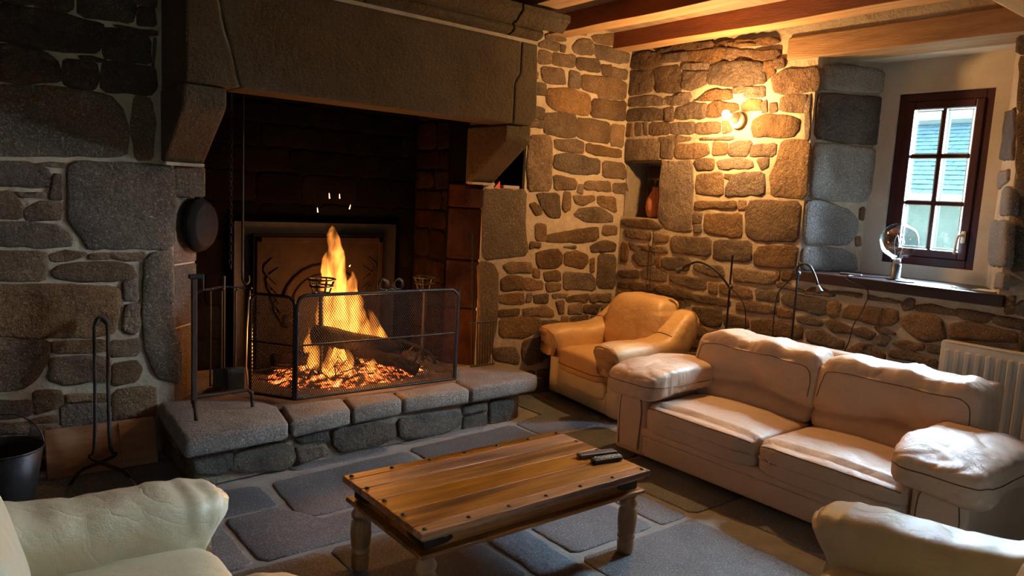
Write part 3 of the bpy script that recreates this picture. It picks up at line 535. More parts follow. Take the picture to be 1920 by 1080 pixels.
# ---- windows
def window(name, label, loc, rz, wd, z0, z1, cols, rows, fr, detail=False, cat='window'):
    t = thing(name, label, cat, loc, local=True, rz=rz); t['kind'] = 'structure'; h = wd / 2; s = .052
    obj('frame', J(box(0, .07, -h, -h + fr, z0, z1, .004, 1), box(0, .07, h - fr, h, z0, z1, .004, 1), box(0, .07, -h + fr, h - fr, z0, z0 + fr, .004, 1), box(0, .07, -h + fr, h - fr, z1 - fr, z1, .004, 1)), 'winframe', t)
    a, b, c, d = -h + fr, h - fr, z0 + fr, z1 - fr
    sash = obj('sash', J(box(-.012, .045, a, a + s, c, d, .006, 2), box(-.012, .045, b - s, b, c, d, .006, 2), box(-.012, .045, a + s, b - s, c, c + s, .006, 2), box(-.012, .045, a + s, b - s, d - s, d, .006, 2)), 'winframe', t)
    a, b, c, d = a + s, b - s, c + s, d - s
    for i in range(1, cols): y = a + (b - a) * i / cols; obj('muntin', box(.004, .036, y - .011, y + .011, c, d, .003, 1), 'winframe', sash)
    for j in range(1, rows): z = c + (d - c) * j / rows; obj('muntin', box(.005, .035, a, b, z - .011, z + .011, .003, 1), 'winframe', sash)
    for i in range(cols):
        for j in range(rows):
            y0, y1 = a + (b - a) * i / cols, a + (b - a) * (i + 1) / cols; q0, q1 = c + (d - c) * j / rows, c + (d - c) * (j + 1) / rows
            obj('pane', box(.018, .022, y0, y1, q0, q1), 'pane', sash)
            if detail: obj('glazing_bead', J(box(-.002, .012, y0 + .011, y0 + .017, q0 + .011, q1 - .011), box(-.002, .012, y1 - .017, y1 - .011, q0 + .011, q1 - .011), box(-.002, .012, y0 + .011, y1 - .011, q0 + .011, q0 + .017), box(-.002, .012, y0 + .011, y1 - .011, q1 - .017, q1 - .011)), 'white', sash)
    if detail:
        y = -h + fr + s * .5; hd = obj('handle', J(box(-.026, -.012, y - .014, y + .014, z0 + .17, z0 + .25, .006, 2), tube([(-.02, y, z0 + .22), (-.05, y, z0 + .222), (-.055, y + .02, z0 + .21), (-.056, y + .028, z0 + .13), (-.05, y + .03, z0 + .10)], .009, 10, 4)), 'white', sash, True)
    p = bpy.data.lights.new(name + '_portal', 'AREA'); p.shape = 'RECTANGLE'; p.size = wd; p.size_y = z1 - z0; p.cycles.is_portal = True
    q = bpy.data.objects.new(name + '_portal', p); COL.objects.link(q); q.parent = t; q.location = (.12, 0, (z0 + z1) / 2); q.rotation_euler = (R(90), 0, R(90)) ; return t
window('window_1', 'small burgundy casement window with six panes in the deep recess', (5.33, 2.185, 0), 0, .60, 1.28, 2.44, 2, 3, .058, True)
window('fill_window_2', 'unseen burgundy window added nearest the viewer for fill daylight', (5.33, -.225, 0), 0, .55, 1.15, 1.95, 2, 2, .05)  # out of view, added to bring in cool fill from the right
window('fill_window_3', 'unseen burgundy window added behind the viewer for fill daylight', (1.2, -2.5, 0), -math.pi / 2, 1.8, .8, 1.75, 4, 2, .05)  # out of view, added so soft daylight comes from behind

# ---- what stands outside the window
gnd = struct('ground_outside', box(5.6, 40, -20, 30, -.3, -.15), 'grass', 'open ground outside the house', 'ground')
g2 = struct('ground_yard', J(box(-20, -1.9, -20, 30, -.3, -.15), box(-1.9, 5.6, -20, -2.7, -.3, -.15)), 'grass', 'open ground on the other sides of the house', 'ground')
hs = thing('neighbour_house', 'neighbouring house with slate roof seen through the window', 'house', (14, 7, -.15))
obj('wall', box(13, 19, 1, 14, -.15, 2.0), 'render', hs)
obj('roof', prism([(12.75, 1.9), (16, 3.5), (19.2, 1.9)], lambda x, z: Vector((x, .7, z)), lambda x, z: Vector((x, 14.3, z))), 'slate', hs)
V, F = [], []
sl = Vector((16 - 12.75, 0, 1.6)).normalized(); nr = Vector((-sl.z, 0, sl.x))
for r in range(18):
    for c in range(44):
        o = Vector((12.75, .75 + c * .31 - (r % 2) * .15, 1.9)) + sl * (r * .2); n = len(V); j = rnd.uniform(0, .012)
        V += [o + nr * (.012 + j * .5), o + Vector((0, .295, 0)) + nr * (.012 + j * .5), o + Vector((0, .295, 0)) + sl * .24 + nr * .004, o + sl * .24 + nr * .004, o, o + Vector((0, .295, 0))]
        F += [[n, n + 1, n + 2, n + 3], [n, n + 4, n + 5, n + 1]]
obj('slates', (V, F), 'slate', hs, kind='stuff')
obj('gutter', tube([(12.66, .6, 1.93), (12.66, 14.4, 1.93)], .06, 8), 'white', hs)
obj('ridge', tube([(16, .7, 3.5), (16, 14.3, 3.5)], .09, 8), 'render', hs)
pp_ = pl(1768, 300, 0, 9.5)
o = obj('yard_pole', tube([(9.5, pp_.y, -.15), (9.5, pp_.y, 5.2)], .035, 10), 'grey', None); tag(o, 'slim grey pole standing outside the window', 'pole')
def tree(x, y, label, s):
    t = thing('tree', label, 'tree', (x, y, -.15), 'trees behind the neighbouring house')
    obj('trunk', tube([(x, y, -.15), (x, y + .2, 4), (x + .2, y, 7)], [.3, .2, .08], 8), 'bark', t)
    obj('crown', disp(cushion((x, y, 8), (2.6, 3, 3.2), 2.2, 22, 0), lambda p: .9 * noise.noise(p * 1.1 + Vector((s, 0, 0))) + .4 * noise.noise(p * 3)), 'leaf', t, True)
tree(22, 6.5, 'leafy tree showing above the slate roof in the left panes', 1); tree(23, 15, 'leafy tree beyond the slate roof further left', 2)

# ================================================================ FIREPLACE
FP = thing('fireplace', 'huge granite fireplace with stone lintel on corbels and raised hearth', 'fireplace', (2.2, 4.55, 0))
def jamb(s):
    m = (lambda x: x) if s < 0 else (lambda x: 4.42 - x)
    A = [(m(1.12), YB), (m(1.29), YB + .17), (m(1.29), 5.26), (m(1.12), 5.26)]; B = [(m(1.12), YB - .012), (m(1.292), YB - .012), (m(1.292), 5.26), (m(1.12), 5.26)]
    for k, (z0, z1) in enumerate(((0, .72), (.728, 1.095), (1.103, 1.495))): obj('jamb_stone', bev(plan(A, z0, z1), .012, 2), 'pier' if s < 0 else 'sootred', FP)
    obj('jamb_stone', bev(plan(B, 1.50, 1.672), .012, 2), 'pier' if s < 0 else 'sootred', FP)
    obj('jamb_joint', plan([(m(1.125), YB + .02), (m(1.28), YB + .175), (m(1.28), 5.25), (m(1.125), 5.25)], 0, 1.70), 'mortar' if s < 0 else 'soot_and_shade', FP)
    obj('jamb_top', plan([(m(1.12), YB), (m(1.29), YB), (m(1.29), 5.26), (m(1.12), 5.26)], 1.69, ZC), 'soot_and_shade', FP)
    x0, x1 = (1.052, 1.272) if s < 0 else (3.135, 3.36)
    pr = [(4.56, 1.69), (4.50, 1.69), (4.12, 1.955), (4.09, 1.99), (4.09, 2.086), (4.56, 2.086)]
    obj('corbel', bev(prism(pr, lambda y, z: Vector((x0, y, z)), lambda y, z: Vector((x1, y, z))), .014, 2), 'lintel', FP)
    obj('corbel_joint', box(x0 + .01, x1 - .005, 4.475, 4.56, 1.672, 1.69), 'mortar', FP)
jamb(-1); jamb(1)
def slab(poly, y0, y1, b=.012): return bev(prism(poly, lambda x, z: Vector((x, y0, z)), lambda x, z: Vector((x, y1, z))), b, 2)
def rough(vf, a=.006, s=4): return disp(vf, lambda p: a * noise.noise(p * s))
def dense(poly, y0, y1):     # dressed face of a lintel stone with a gently uneven surface
    return slab(poly, y0, y1, .018)
lx = lambda z: 1.325 - (z - 2.09) * .28 + .02 * noise.noise(Vector((z * 9, 3, 0)))
zs = [2.09 + .55 * i / 8 for i in range(9)]
obj('lintel_stone', slab([(1.056, 2.09)] + [(lx(z) - .006, z) for z in zs] + [(1.056, 2.64)], 4.05, 4.30), 'lintel', FP)
rx = lambda z: 3.165 - .012 * (z - 2.09) + (.045 if z > 2.43 else 0)
obj('lintel_stone', slab([(lx(z) + .006, z) for z in reversed(zs)] + [(rx(z) - .004, z) for z in zs], 4.05, 4.30), 'lintel', FP)
obj('lintel_stone', slab([(rx(z) + .004, z) for z in reversed(zs)] + [(3.325, 2.09), (3.372, 2.15), (3.355, 2.5), (3.345, 2.64)], 4.05, 4.30), 'lintel', FP)
obj('lintel_joint', J(box(1.10, 3.32, 4.062, 4.29, 2.10, 2.66), box(1.06, 3.345, 4.052, 4.29, 2.64, 2.662)), 'mortar', FP)
obj('lintel_return', box(1.058, 1.27, 4.30, 4.55, 2.09, 2.64), 'lintel', FP); obj('lintel_return', box(3.15, 3.35, 4.30, 4.55, 2.09, 2.64), 'lintel', FP)
pf = [(4.40, 2.662), (4.05, 2.662), (4.005, 2.672), (3.985, 2.69), (3.985, 2.71), (4.0, 2.728), (3.975, 2.734), (3.955, 2.745), (3.925, 2.78), (3.90, 2.795), (3.90, 2.842), (4.40, 2.842)]
for a, b in ((.95, 2.02), (2.03, 3.075), (3.085, 3.34)):
    e = (lambda z: 3.34 if z < 2.73 else 3.50) if b > 3.2 else (lambda z, b=b: b)
    obj('cornice_stone', bev(prism(pf, lambda y, z: Vector((a, y, z)), lambda y, z: Vector((e(z), y, z))), .005, 1), 'lintel', FP)
obj('hood', box(1.06, 3.36, 4.10, 4.55, 2.842, ZC), 'lintel', FP); obj('hood_lining', box(1.06, 3.36, 4.30, 5.26, 2.9, 2.95), 'soot_and_shade', FP)
# firebox
fb = obj('firebox_wall', J(box(1.28, 3.14, 5.235, 5.26, 0, ZC), box(1.27, 1.295, 4.75, 5.25, 0, ZC), box(3.125, 3.15, 4.75, 5.25, 0, ZC)), 'soot_and_shade', FP)
PQ = Plane((0, 5.235, 0), (1, 0, 0), (0, -1, 0)); autofill(PQ, fb, 'soot_and_shade', 1.30, 3.12, .3, 2.6, .14, .26, .2, .6, maxn=70, nz=.006, h=.006, jit=.014)
PJ = Plane((3.125, 0, 0), (0, -1, 0), (-1, 0, 0)); autofill(PJ, fb, 'sootdim', -5.22, -4.76, .3, 2.3, .14, .24, .2, .4, maxn=24, nz=.012)
# raised hearth
hw = obj('hearth_wall', plan([(1.06, 3.885), (3.36, 4.065), (3.36, 4.54), (1.06, 4.54)], 0, .20), 'hearthmortar', FP)
PH = Plane((1.06, 3.885, 0), (2.3, .18, 0), (.18, -2.3, 0))
trace(PH, hw, 'hearthstone', 0, 0, 1, [[362, 846, 400, 836, 432, 842, 428, 870, 415, 886, 367, 887], [442, 851, 500, 830, 543, 836, 552, 860, 530, 878, 428, 884], [552, 816, 608, 808, 616, 824, 562, 829], [556, 839, 604, 833, 616, 848, 560, 868], [624, 806, 690, 794, 736, 797, 738, 820, 700, 836, 642, 847, 623, 830],
    [747, 787, 790, 777, 860, 772, 860, 799, 820, 815, 748, 822], [868, 760, 909, 754, 911, 770, 870, 774], [870, 781, 909, 777, 907, 803, 868, 809], [917, 752, 958, 748, 960, 793, 918, 798]], h=.02, nz=.012)
PS = Plane((1.06, 4.54, 0), (0, -1, 0), (-1, 0, 0)); autofill(PS, hw, 'stone', 0, .62, .01, .19, .08, .12, .12, .26, maxn=10)
obj('hearth_bed', box(1.29, 3.13, 4.12, 5.24, 0, .288), 'ash', FP); obj('hearth_bed', box(1.12, 3.32, 4.12, 4.73, 0, .284), 'ash', FP)
for q in ([(.985, 3.80), (1.537, 3.843), (1.602, 4.17), (1.45, 4.545), (1.03, 4.545)], [(1.549, 3.845), (1.944, 3.905), (2.0, 4.15), (1.614, 4.17)], [(1.956, 3.907), (2.314, 3.945), (2.348, 4.13), (2.012, 4.15)],
          [(2.326, 3.946), (2.843, 3.954), (2.85, 4.16), (2.36, 4.13)], [(2.857, 3.955), (3.44, 3.985), (3.52, 4.05), (3.51, 4.53), (3.08, 4.54), (2.864, 4.2)]):
    obj('capstone', disp(bev(plan(q, .192, .30), .026, 3), lambda p: .006 * noise.noise(p * 9)), 'cap', FP, True)

# ---- cast iron fireback
t = thing('fireback', 'cast iron fireback plate with raised border and relief behind the flames', 'fireback', (2.28, 5.12, .29))
obj('backing', box(1.66, 2.92, 5.17, 5.20, .29, 1.33), 'iron', t)
obj('plate', box(1.77, 2.79, 5.11, 5.16, .29, 1.25, .008, 2), 'castiron', t)
obj('border', J(box(1.79, 1.83, 5.095, 5.12, .29, 1.23, .006, 2), box(2.73, 2.77, 5.095, 5.12, .29, 1.23, .006, 2), box(1.79, 2.77, 5.095, 5.12, 1.19, 1.23, .006, 2)), 'castiron', t)
arc = lambda cx, cz, r, a0, a1: [(cx + r * math.cos(R(a)), 5.105, cz + r * math.sin(R(a))) for a in range(a0, a1 + 1, 15)]
rel = [tube(arc(2.28, .72, .30, 15, 165), .018, 6), tube(arc(2.28, .72, .23, 15, 165), .010, 6)]
for sx in (-1, 1):
    for k in range(5): rel.append(tube([(2.28 + sx * (.30 + .01 * k), 5.105, .62 + .07 * k), (2.28 + sx * (.36 + .02 * k), 5.10, .72 + .07 * k), (2.28 + sx * (.33 + .045 * (k % 3)), 5.105, .80 + .07 * k)], [.012, .016, .004], 6, 3))
obj('relief', J(*rel), 'castiron', t, True)
for k, (x, z) in enumerate(((2.02, .62), (2.28, .86), (2.54, .62))): obj('relief_boss', lathe([(.05, 0), (.045, .015), (.02, .025), (.002, .028)], 14, (x, 5.112, z), (0, -1, 0)), 'castiron', t, True)

# ---- andirons with basket tops in the fire
def landier(x, y, zt, label):
    t = thing('andiron', label, 'andiron', (x, y, .29), 'basket topped andirons')
    obj('post', tube([(x, y, .33), (x, y, zt - .10)], .017, 10), 'iron', t)
    obj('foot', tube([(x - .10, y - .03, .296), (x - .07, y - .02, .36), (x, y, .40), (x + .07, y - .02, .36), (x + .10, y - .03, .296)], .013, 8, 3), 'iron', t)
    obj('log_rest', tube([(x, y, .42), (x, y + .42, .42), (x, y + .44, .295)], .014, 8), 'iron', t)
    b = []
    for r, z in ((.055, -.095), (.075, -.045), (.088, 0)): b.append(tube([(x + r * math.cos(a), y + r * math.sin(a), zt + z) for a in [2 * math.pi * k / 20 for k in range(21)]], .007, 6))
    for k in range(8): a = 2 * math.pi * k / 8; b.append(tube([(x + q * math.cos(a), y + q * math.sin(a), zt + z) for q, z in ((.02, -.10), (.055, -.095), (.088, 0))], .005, 6))
    obj('basket', J(*b), 'iron', t)
landier(2.06, 4.62, .985, 'basket topped iron andiron at the left edge of the flames')
landier(2.93, 4.72, .965, 'basket topped iron andiron behind the right end of the screen')

# ---- logs, embers, flames
def log(p, q, r, label, seed):
    p, q = Vector(p), Vector(q); P = [p + (q - p) * i / 9 + Vector((noise.noise(Vector((i * .4, seed, 0))), 0, noise.noise(Vector((i * .4, seed, 5))))) * .018 for i in range(10)]
    o = obj('log', disp(tube(P, r, 14), lambda v: r * .22 * noise.noise(v * 14)), 'bark', None, True); tag(o, label, 'log', 'burning logs'); return o
log((1.99, 4.54, .63), (2.66, 4.64, .45), .065, 'thick charred log lying across the top of the fire', 1)
log((2.28, 4.60, .50), (2.72, 4.44, .345), .045, 'thinner charred log slanting down toward the screen', 2)
log((2.12, 4.72, .30), (2.20, 4.74, .60), .034, 'short upright charred log at the left of the fire', 3)
log((2.36, 4.62, .31), (2.26, 4.72, .58), .034, 'short leaning charred log in the middle of the fire', 4)
log((1.86, 4.95, .37), (2.70, 5.0, .36), .055, 'charred log lying low at the back of the fire', 5)
V, F = [], []
gx, gy = 60, 30
for i in range(gx + 1):
    for j in range(gy + 1):
        x, y = 1.75 + 1.2 * i / gx, 4.35 + .7 * j / gy; d = ((x - 2.32) / .6) ** 2 + ((y - 4.74) / .36) ** 2
        V.append(Vector((x, y, .283 + .085 * max(0, 1 - d) + .018 * noise.noise(Vector((x * 20, y * 20, 0))) * (d < 1.2))))
for i in range(gx):
    for j in range(gy): a = i * (gy + 1) + j; F.append([a, a + gy + 1, a + gy + 2, a + 1])
eb = obj('ember_bed', (V, F), 'ember', None, True, kind='stuff'); tag(eb, 'bed of glowing embers and ash under the logs', 'embers')
tw = []
for k in range(150):
    x, y = rnd.gauss(2.32, .28), rnd.gauss(4.64, .13); x = min(max(x, 1.72), 2.95); y = min(max(y, 4.36), 5.0); a = rnd.random() * 6.3; l = rnd.uniform(.05, .16); z = .32 + rnd.random() * .07
    tw.append(tube([(x, y, z), (x + l * math.cos(a), y + l * math.sin(a) * .5, z + rnd.uniform(-.03, .09))], rnd.uniform(.002, .006), 5))
tg = obj('kindling', J(*tw), 'rust', None, kind='stuff'); tag(tg, 'tangle of thin burnt twigs spread over the embers', 'twigs')
fire = thing('fire', 'tall orange flames leaping from the burning logs', 'fire', (2.35, 4.75, .32))
def tongue(P, r, name='flame'):
    n = len(P); P = catmull([Vector(p) for p in P], 5); m = len(P)
    rs = [r * (math.sin(math.pi * min(1, (.16 + .84 * i / (m - 1))) ** .62) ** .9 + .02) for i in range(m)]
    vf = tube(P, rs, 12); vf = disp(vf, lambda v: .35 * r * noise.noise(v * 13))
    return obj(name, vf, 'flame', fire, True)
A4 = lambda x, y, d=4.78: pl(x, y, 1, d)
for pts, d, r in (
        ([(640, 690), (632, 620), (628, 560), (632, 500), (624, 440), (623, 422)], 4.80, .085), ([(655, 690), (660, 620), (655, 560), (662, 525), (660, 508)], 4.82, .075),
        ([(610, 640), (608, 590), (614, 540), (608, 500), (613, 470)], 4.86, .06), ([(690, 690), (682, 640), (672, 600), (668, 560), (660, 530)], 4.84, .085),
        ([(725, 690), (722, 650), (708, 622), (700, 600), (690, 580)], 4.80, .06), ([(735, 690), (738, 670), (728, 650), (722, 628)], 4.70, .035),
        ([(578, 660), (576, 640), (582, 625), (578, 612)], 4.66, .028), ([(590, 690), (588, 670), (594, 650), (592, 632)], 4.62, .04), ([(622, 712), (616, 690), (622, 670), (618, 648)], 4.56, .05),
        ([(650, 712), (648, 690), (652, 668), (648, 644)], 4.56, .05), ([(700, 705), (694, 690), (700, 676), (696, 664)], 4.52, .03), ([(640, 600), (645, 560), (638, 520), (645, 480)], 4.78, .05)):
    tongue([A4(x, y, d) for x, y in pts], r)
for (x, y), dz in (((618, 372), .035), ((637, 372), .03), ((596, 398), .03), ((655, 392), .03), ((655, 500), .012)):
    p = A4(x, y, 4.75); obj('spark', tube([p, p + Vector((rnd.uniform(-.01, .02), 0, dz))], [.0035, .0015], 6), 'spark', fire)
for x, y, z, e in ((2.22, 4.62, .80, 22), (2.45, 4.66, .68, 16), (2.28, 4.45, .52, 7)):
    l = bpy.data.lights.new('fire_light', 'POINT'); l.energy = e; l.color = (1, .36, .085); l.shadow_soft_size = .12
    q = bpy.data.objects.new('fire_light', l); COL.objects.link(q); q.parent = fire; q.location = Vector((x, y, z)) - Vector((2.35, 4.75, .32))

# ---- three-leaf spark screen
t = thing('fire_screen', 'three leaf black mesh spark screen standing on the hearth edge', 'fire screen', (2.28, 4.2, .30))
def leaf(a, b, zt, big):
    a, b = Vector(a), Vector(b); d = (b - a); L = d.length; d.normalize(); nn = Vector((-d.y, d.x, 0)); z0 = .305; c = .06
    at = lambda u, z: Vector((a.x + d.x * u, a.y + d.y * u, z))
    cor = [at(c * (1 - math.sin(R(k))) if False else c - c * math.cos(R(k)), zt - c + c * math.sin(R(k))) for k in range(0, 91, 15)]
    cor2 = [at(L - c + c * math.sin(R(k)), zt - c + c * math.cos(R(k))) for k in range(0, 91, 15)]
    fr = obj('frame', J(tube([at(0, z0)] + cor + cor2 + [at(L, z0)], .011 if big else .009, 8), tube([at(0, z0 + .008), at(L, z0 + .008)], .010, 8), tube([at(0, .60 + .04), at(L, .60 + .04)], .006, 6)), 'iron', t)
    W = []; p = .0155; k = 1.5
    for sgn in (1, -1):
        u = -(zt - z0) / k
        while u < L + (zt - z0) / k:
            s0, s1 = (u, u + (zt - z0) / k) if sgn > 0 else (u, u - (zt - z0) / k)
            lo, hi = 0, 1
            for edge in (0, L):
                if abs(s1 - s0) > 1e-6:
                    q = (edge - s0) / (s1 - s0)
                    if (s1 - s0 > 0) == (edge == 0): lo = max(lo, q)
                    else: hi = min(hi, q)
            if hi - lo > .02: W.append(tube([at(s0 + (s1 - s0) * lo, z0 + (zt - z0) * lo), at(s0 + (s1 - s0) * hi, z0 + (zt - z0) * hi)], .0019, 4, cap=False))
            u += p
    obj('wire_mesh', J(*W), 'rust', fr, kind='stuff')
    return at, L
at, L = leaf((1.722, 4.20), (2.862, 4.185), .945, True)
leaf((1.535, 4.46), (1.708, 4.205), .935, False); leaf((2.876, 4.19), (3.055, 4.46), .93, False)
ring = lambda c, r: [c + Vector((r * math.cos(a), 0, r * math.sin(a))) for a in [2 * math.pi * k / 18 for k in range(19)]]
for s in (-1, 1): obj('scroll', tube(ring(at(L * .545 + s * .055, .995), .034), .007, 8), 'iron', t)
obj('scroll_bar', tube([at(L * .545 - .03, .955), at(L * .545, .968), at(L * .545 + .03, .955)], .007, 8), 'iron', t)

# ---- tall iron andiron on the left capstone
t = thing('andiron', 'tall plain iron andiron standing on the left capstone', 'andiron', (1.14, 4.2, .30))
obj('post', box(1.122, 1.15, 4.19, 4.215, .36, 1.08, .003, 1), 'rust', t)
obj('cap', box(1.108, 1.185, 4.185, 4.22, 1.062, 1.088, .006, 2), 'iron', t); obj('bracket', tube([(1.18, 4.2, 1.07), (1.182, 4.2, 1.0), (1.15, 4.2, .985)], .007, 6), 'iron', t)
obj('leg', tube([(1.135, 4.2, .38), (1.115, 4.10, .36), (1.112, 4.07, .306)], .011, 8), 'rust', t); obj('leg', tube([(1.135, 4.2, .38), (1.165, 4.30, .36), (1.17, 4.33, .306)], .011, 8), 'rust', t)
obj('log_rest', tube([(1.14, 4.2, .40), (1.43, 4.20, .405), (1.452, 4.19, .39), (1.455, 4.185, .306)], .011, 8), 'rust', t)

# ---- fire irons on their stand
t = thing('tool_stand', 'slim iron stand holding the fire irons left of the screen', 'tool stand', (1.43, 4.62, .29))
obj('base', lathe([(.10, 0), (.10, .012), (.03, .022), (.012, .03)], 20, (1.43, 4.64, .291)), 'iron', t); obj('pole', tube([(1.43, 4.64, .31), (1.43, 4.64, 1.02)], .009, 8), 'iron', t)
obj('hook_bar', tube([(1.31, 4.62, .94), (1.43, 4.64, .955), (1.56, 4.62, .94)], .007, 8), 'iron', t)
def iron_tool(name, x, y, label, head, top=.935):
    o = thing(name, label, name.split('_')[-1], (x, y, .33), 'fire irons on the stand')
    obj('shaft', J(tube([(x, y, .45), (x, y, top)], .006, 8), tube([(x, y, top), (x + .012, y - .01, top + .015), (x, y - .02, top + .02)], .005, 6)), 'rust', o); head(o, x, y); return o
iron_tool('fire_poker', 1.335, 4.59, 'thin iron poker hanging leftmost on the tool stand', lambda o, x, y: obj('tip', tube([(x, y, .46), (x, y, .345), (x + .03, y, .36)], .006, 6), 'rust', o))
iron_tool('ash_shovel', 1.395, 4.57, 'small iron shovel hanging on the tool stand', lambda o, x, y: obj('blade', J(box(x - .05, x + .05, y - .006, y, .335, .46, .003, 1), box(x - .05, x - .044, y - .03, y, .335, .46), box(x + .044, x + .05, y - .03, y, .335, .46)), 'iron', o))
def brush(o, x, y): obj('brush_head', box(x - .055, x + .055, y - .02, y + .02, .42, .455, .006, 2), 'grey', o); obj('bristles', box(x - .055, x + .055, y - .022, y + .022, .315, .42, .008, 2), 'brush', o)
iron_tool('hearth_brush', 1.475, 4.56, 'hearth brush with black bristles hanging on the tool stand', brush)
def tongs(o, x, y):
    for s in (-1, 1): obj('arm', tube([(x, y, .90), (x + s * .014, y, .7), (x + s * .018, y, .45), (x + s * .006, y, .335)], .006, 6), 'chrome', o)
iron_tool('fire_tongs', 1.56, 4.56, 'steel tongs hanging rightmost on the tool stand', tongs)

# ---- hanging things by the fire
t = thing('frying_pan', 'round black frying pan hanging on the left chamfer of the fireplace', 'pan', (1.25, 4.60, 1.33))
ax = Vector((.707, -.707, 0)); c0 = Vector((1.272, 4.668, 1.33))
obj('bowl', lathe([(.160, .004), (.166, .008), (.158, .03), (.132, .062), (.126, .066), (.002, .066)], 32, c0 + ax * .008, ax), 'panblack', t, True)
obj('handle', tube([c0 + ax * .03 + Vector((0, 0, .155)), c0 + ax * .025 + Vector((0, 0, .24)), c0 + ax * .012 + Vector((0, 0, .33))], [.009, .008, .012], 8), 'iron', t)
t = thing('hanging_chain', 'thin black chain hanging down inside the fireplace', 'chain', (1.52, 4.8, 1.06))
for k in range(34):
    z = 1.06 + k * .0292; c = Vector((1.52, 4.8, z)); e = Vector((1, 0, 0)) if k % 2 else Vector((0, 1, 0))
    obj('link', tube([c + e * .009 * math.cos(a) + Vector((0, 0, .019 * math.sin(a))) for a in [2 * math.pi * q / 10 for q in range(11)]], .003, 5), 'iron', t)
obj('hook', tube([(1.52, 4.8, 2.04), (1.52, 4.8, 2.5), (1.52, 5.2, 2.6)], .006, 6), 'iron', t)
o = obj('iron_rod', J(tube([(1.595, 4.8, .97), (1.59, 4.8, 2.45), (1.59, 5.2, 2.5)], .008, 8), tube([(1.595, 4.8, .97), (1.615, 4.79, .945), (1.635, 4.79, .965), (1.63, 4.79, 1.0)], .008, 8, 3)), 'iron', None); tag(o, 'straight black pot rod with hooked end beside the chain', 'rod')

# ---- toasting grill leaning on the right pier
t = thing('grill_rack', 'long handled wire grill leaning against the right pier', 'grill', (3.29, 4.46, .30))
w = []
G = lambda u, z: Vector((3.19 + u * .20, 4.44 + (z - .30) * .06, z))
for k in range(9): w.append(tube([G(k / 8, .312), G(k / 8, .64)], .0035, 5))
obj('bars', J(*w), 'iron', t); obj('crossbar', tube([G(-.1, .64), G(1.15, .64)], .006, 6), 'iron', t); obj('crossbar', tube([G(-.05, .312), G(1.1, .312)], .006, 6), 'iron', t); obj('handle', tube([G(.05, .64), G(.02, .95), G(-.02, 1.31)], .007, 6), 'iron', t)

# ---- small things on the pier ledge
o = obj('book', box(3.50, 3.66, 4.56, 4.72, 1.656, 1.682, .003, 1), 'mauve', None); tag(o, 'thin mauve book lying on the ledge of the right pier', 'book')
o = obj('matchbox', prism([(3.415, 1.656), (3.47, 1.656), (3.47, 1.712)], lambda x, z: Vector((x, 4.565, z)), lambda x, z: Vector((x, 4.60, z))), 'red', None); tag(o, 'small red box propped on the ledge under the corbel', 'box')

# ---- left corner of the room
t = thing('log_tongs', 'tall looped iron log tongs leaning against the wall by the bucket', 'tongs', (.69, 4.3, 0))
yz = lambda z: 4.23 + .24 * z / .85
def P3(px, py, it=3):
    y = 4.3
    for _ in range(6): q = pl(px, py, 1, y); y = yz(q.z)
    return pl(px, py, 1, y)
for pts in ([(187, 600), (178, 606), (177, 640), (178, 740), (177, 840), (168, 856), (200, 872), (232, 884), (252, 908)], [(187, 600), (198, 604), (202, 620), (203, 740), (207, 838), (218, 852), (185, 868), (150, 884), (128, 915)]):
    obj('arm', tube([P3(*q) for q in pts], .009, 8, 4), 'iron', t)
obj('loop', tube([P3(179, 610), P3(184, 598), P3(192, 597), P3(201, 606)], .014, 8, 4), 'iron', t)
t = thing('wooden_board', 'old brown plank leaning against the foot of the wall', 'board', (.68, 4.38, 0))
bd = box(.45, .985, -.011, .011, 0, .26, .003, 1); obj('panel', X(bd, Matrix.Translation((0, 4.36, .002)) @ Matrix.Rotation(R(-22), 4, 'X')), 'card', t)
obj('batten', X(box(.80, .84, -.018, -.011, .01, .25), Matrix.Translation((0, 4.36, .002)) @ Matrix.Rotation(R(-22), 4, 'X')), 'card', t)
t = thing('ash_bucket', 'dark metal ash bucket with rolled rim at the foot of the wall', 'bucket', (.25, 4.12, 0))
obj('body', lathe([(.115, .002), (.12, .01), (.165, .285), (.160, .287), (.115, .02), (.002, .02)], 32, (.25, 4.12, 0)), 'zinc', t, True)
obj('rim', tube([(.25 + .166 * math.cos(a), 4.12 + .166 * math.sin(a), .287) for a in [2 * math.pi * k / 32 for k in range(33)]], .006, 6), 'zinc', t)
obj('handle', tube([(.25 + .166 * math.cos(a), 4.12 + .06 * math.sin(a), .285 + .15 * math.sin(a)) for a in [math.pi * k / 12 for k in range(13)]], .004, 6), 'iron', t)

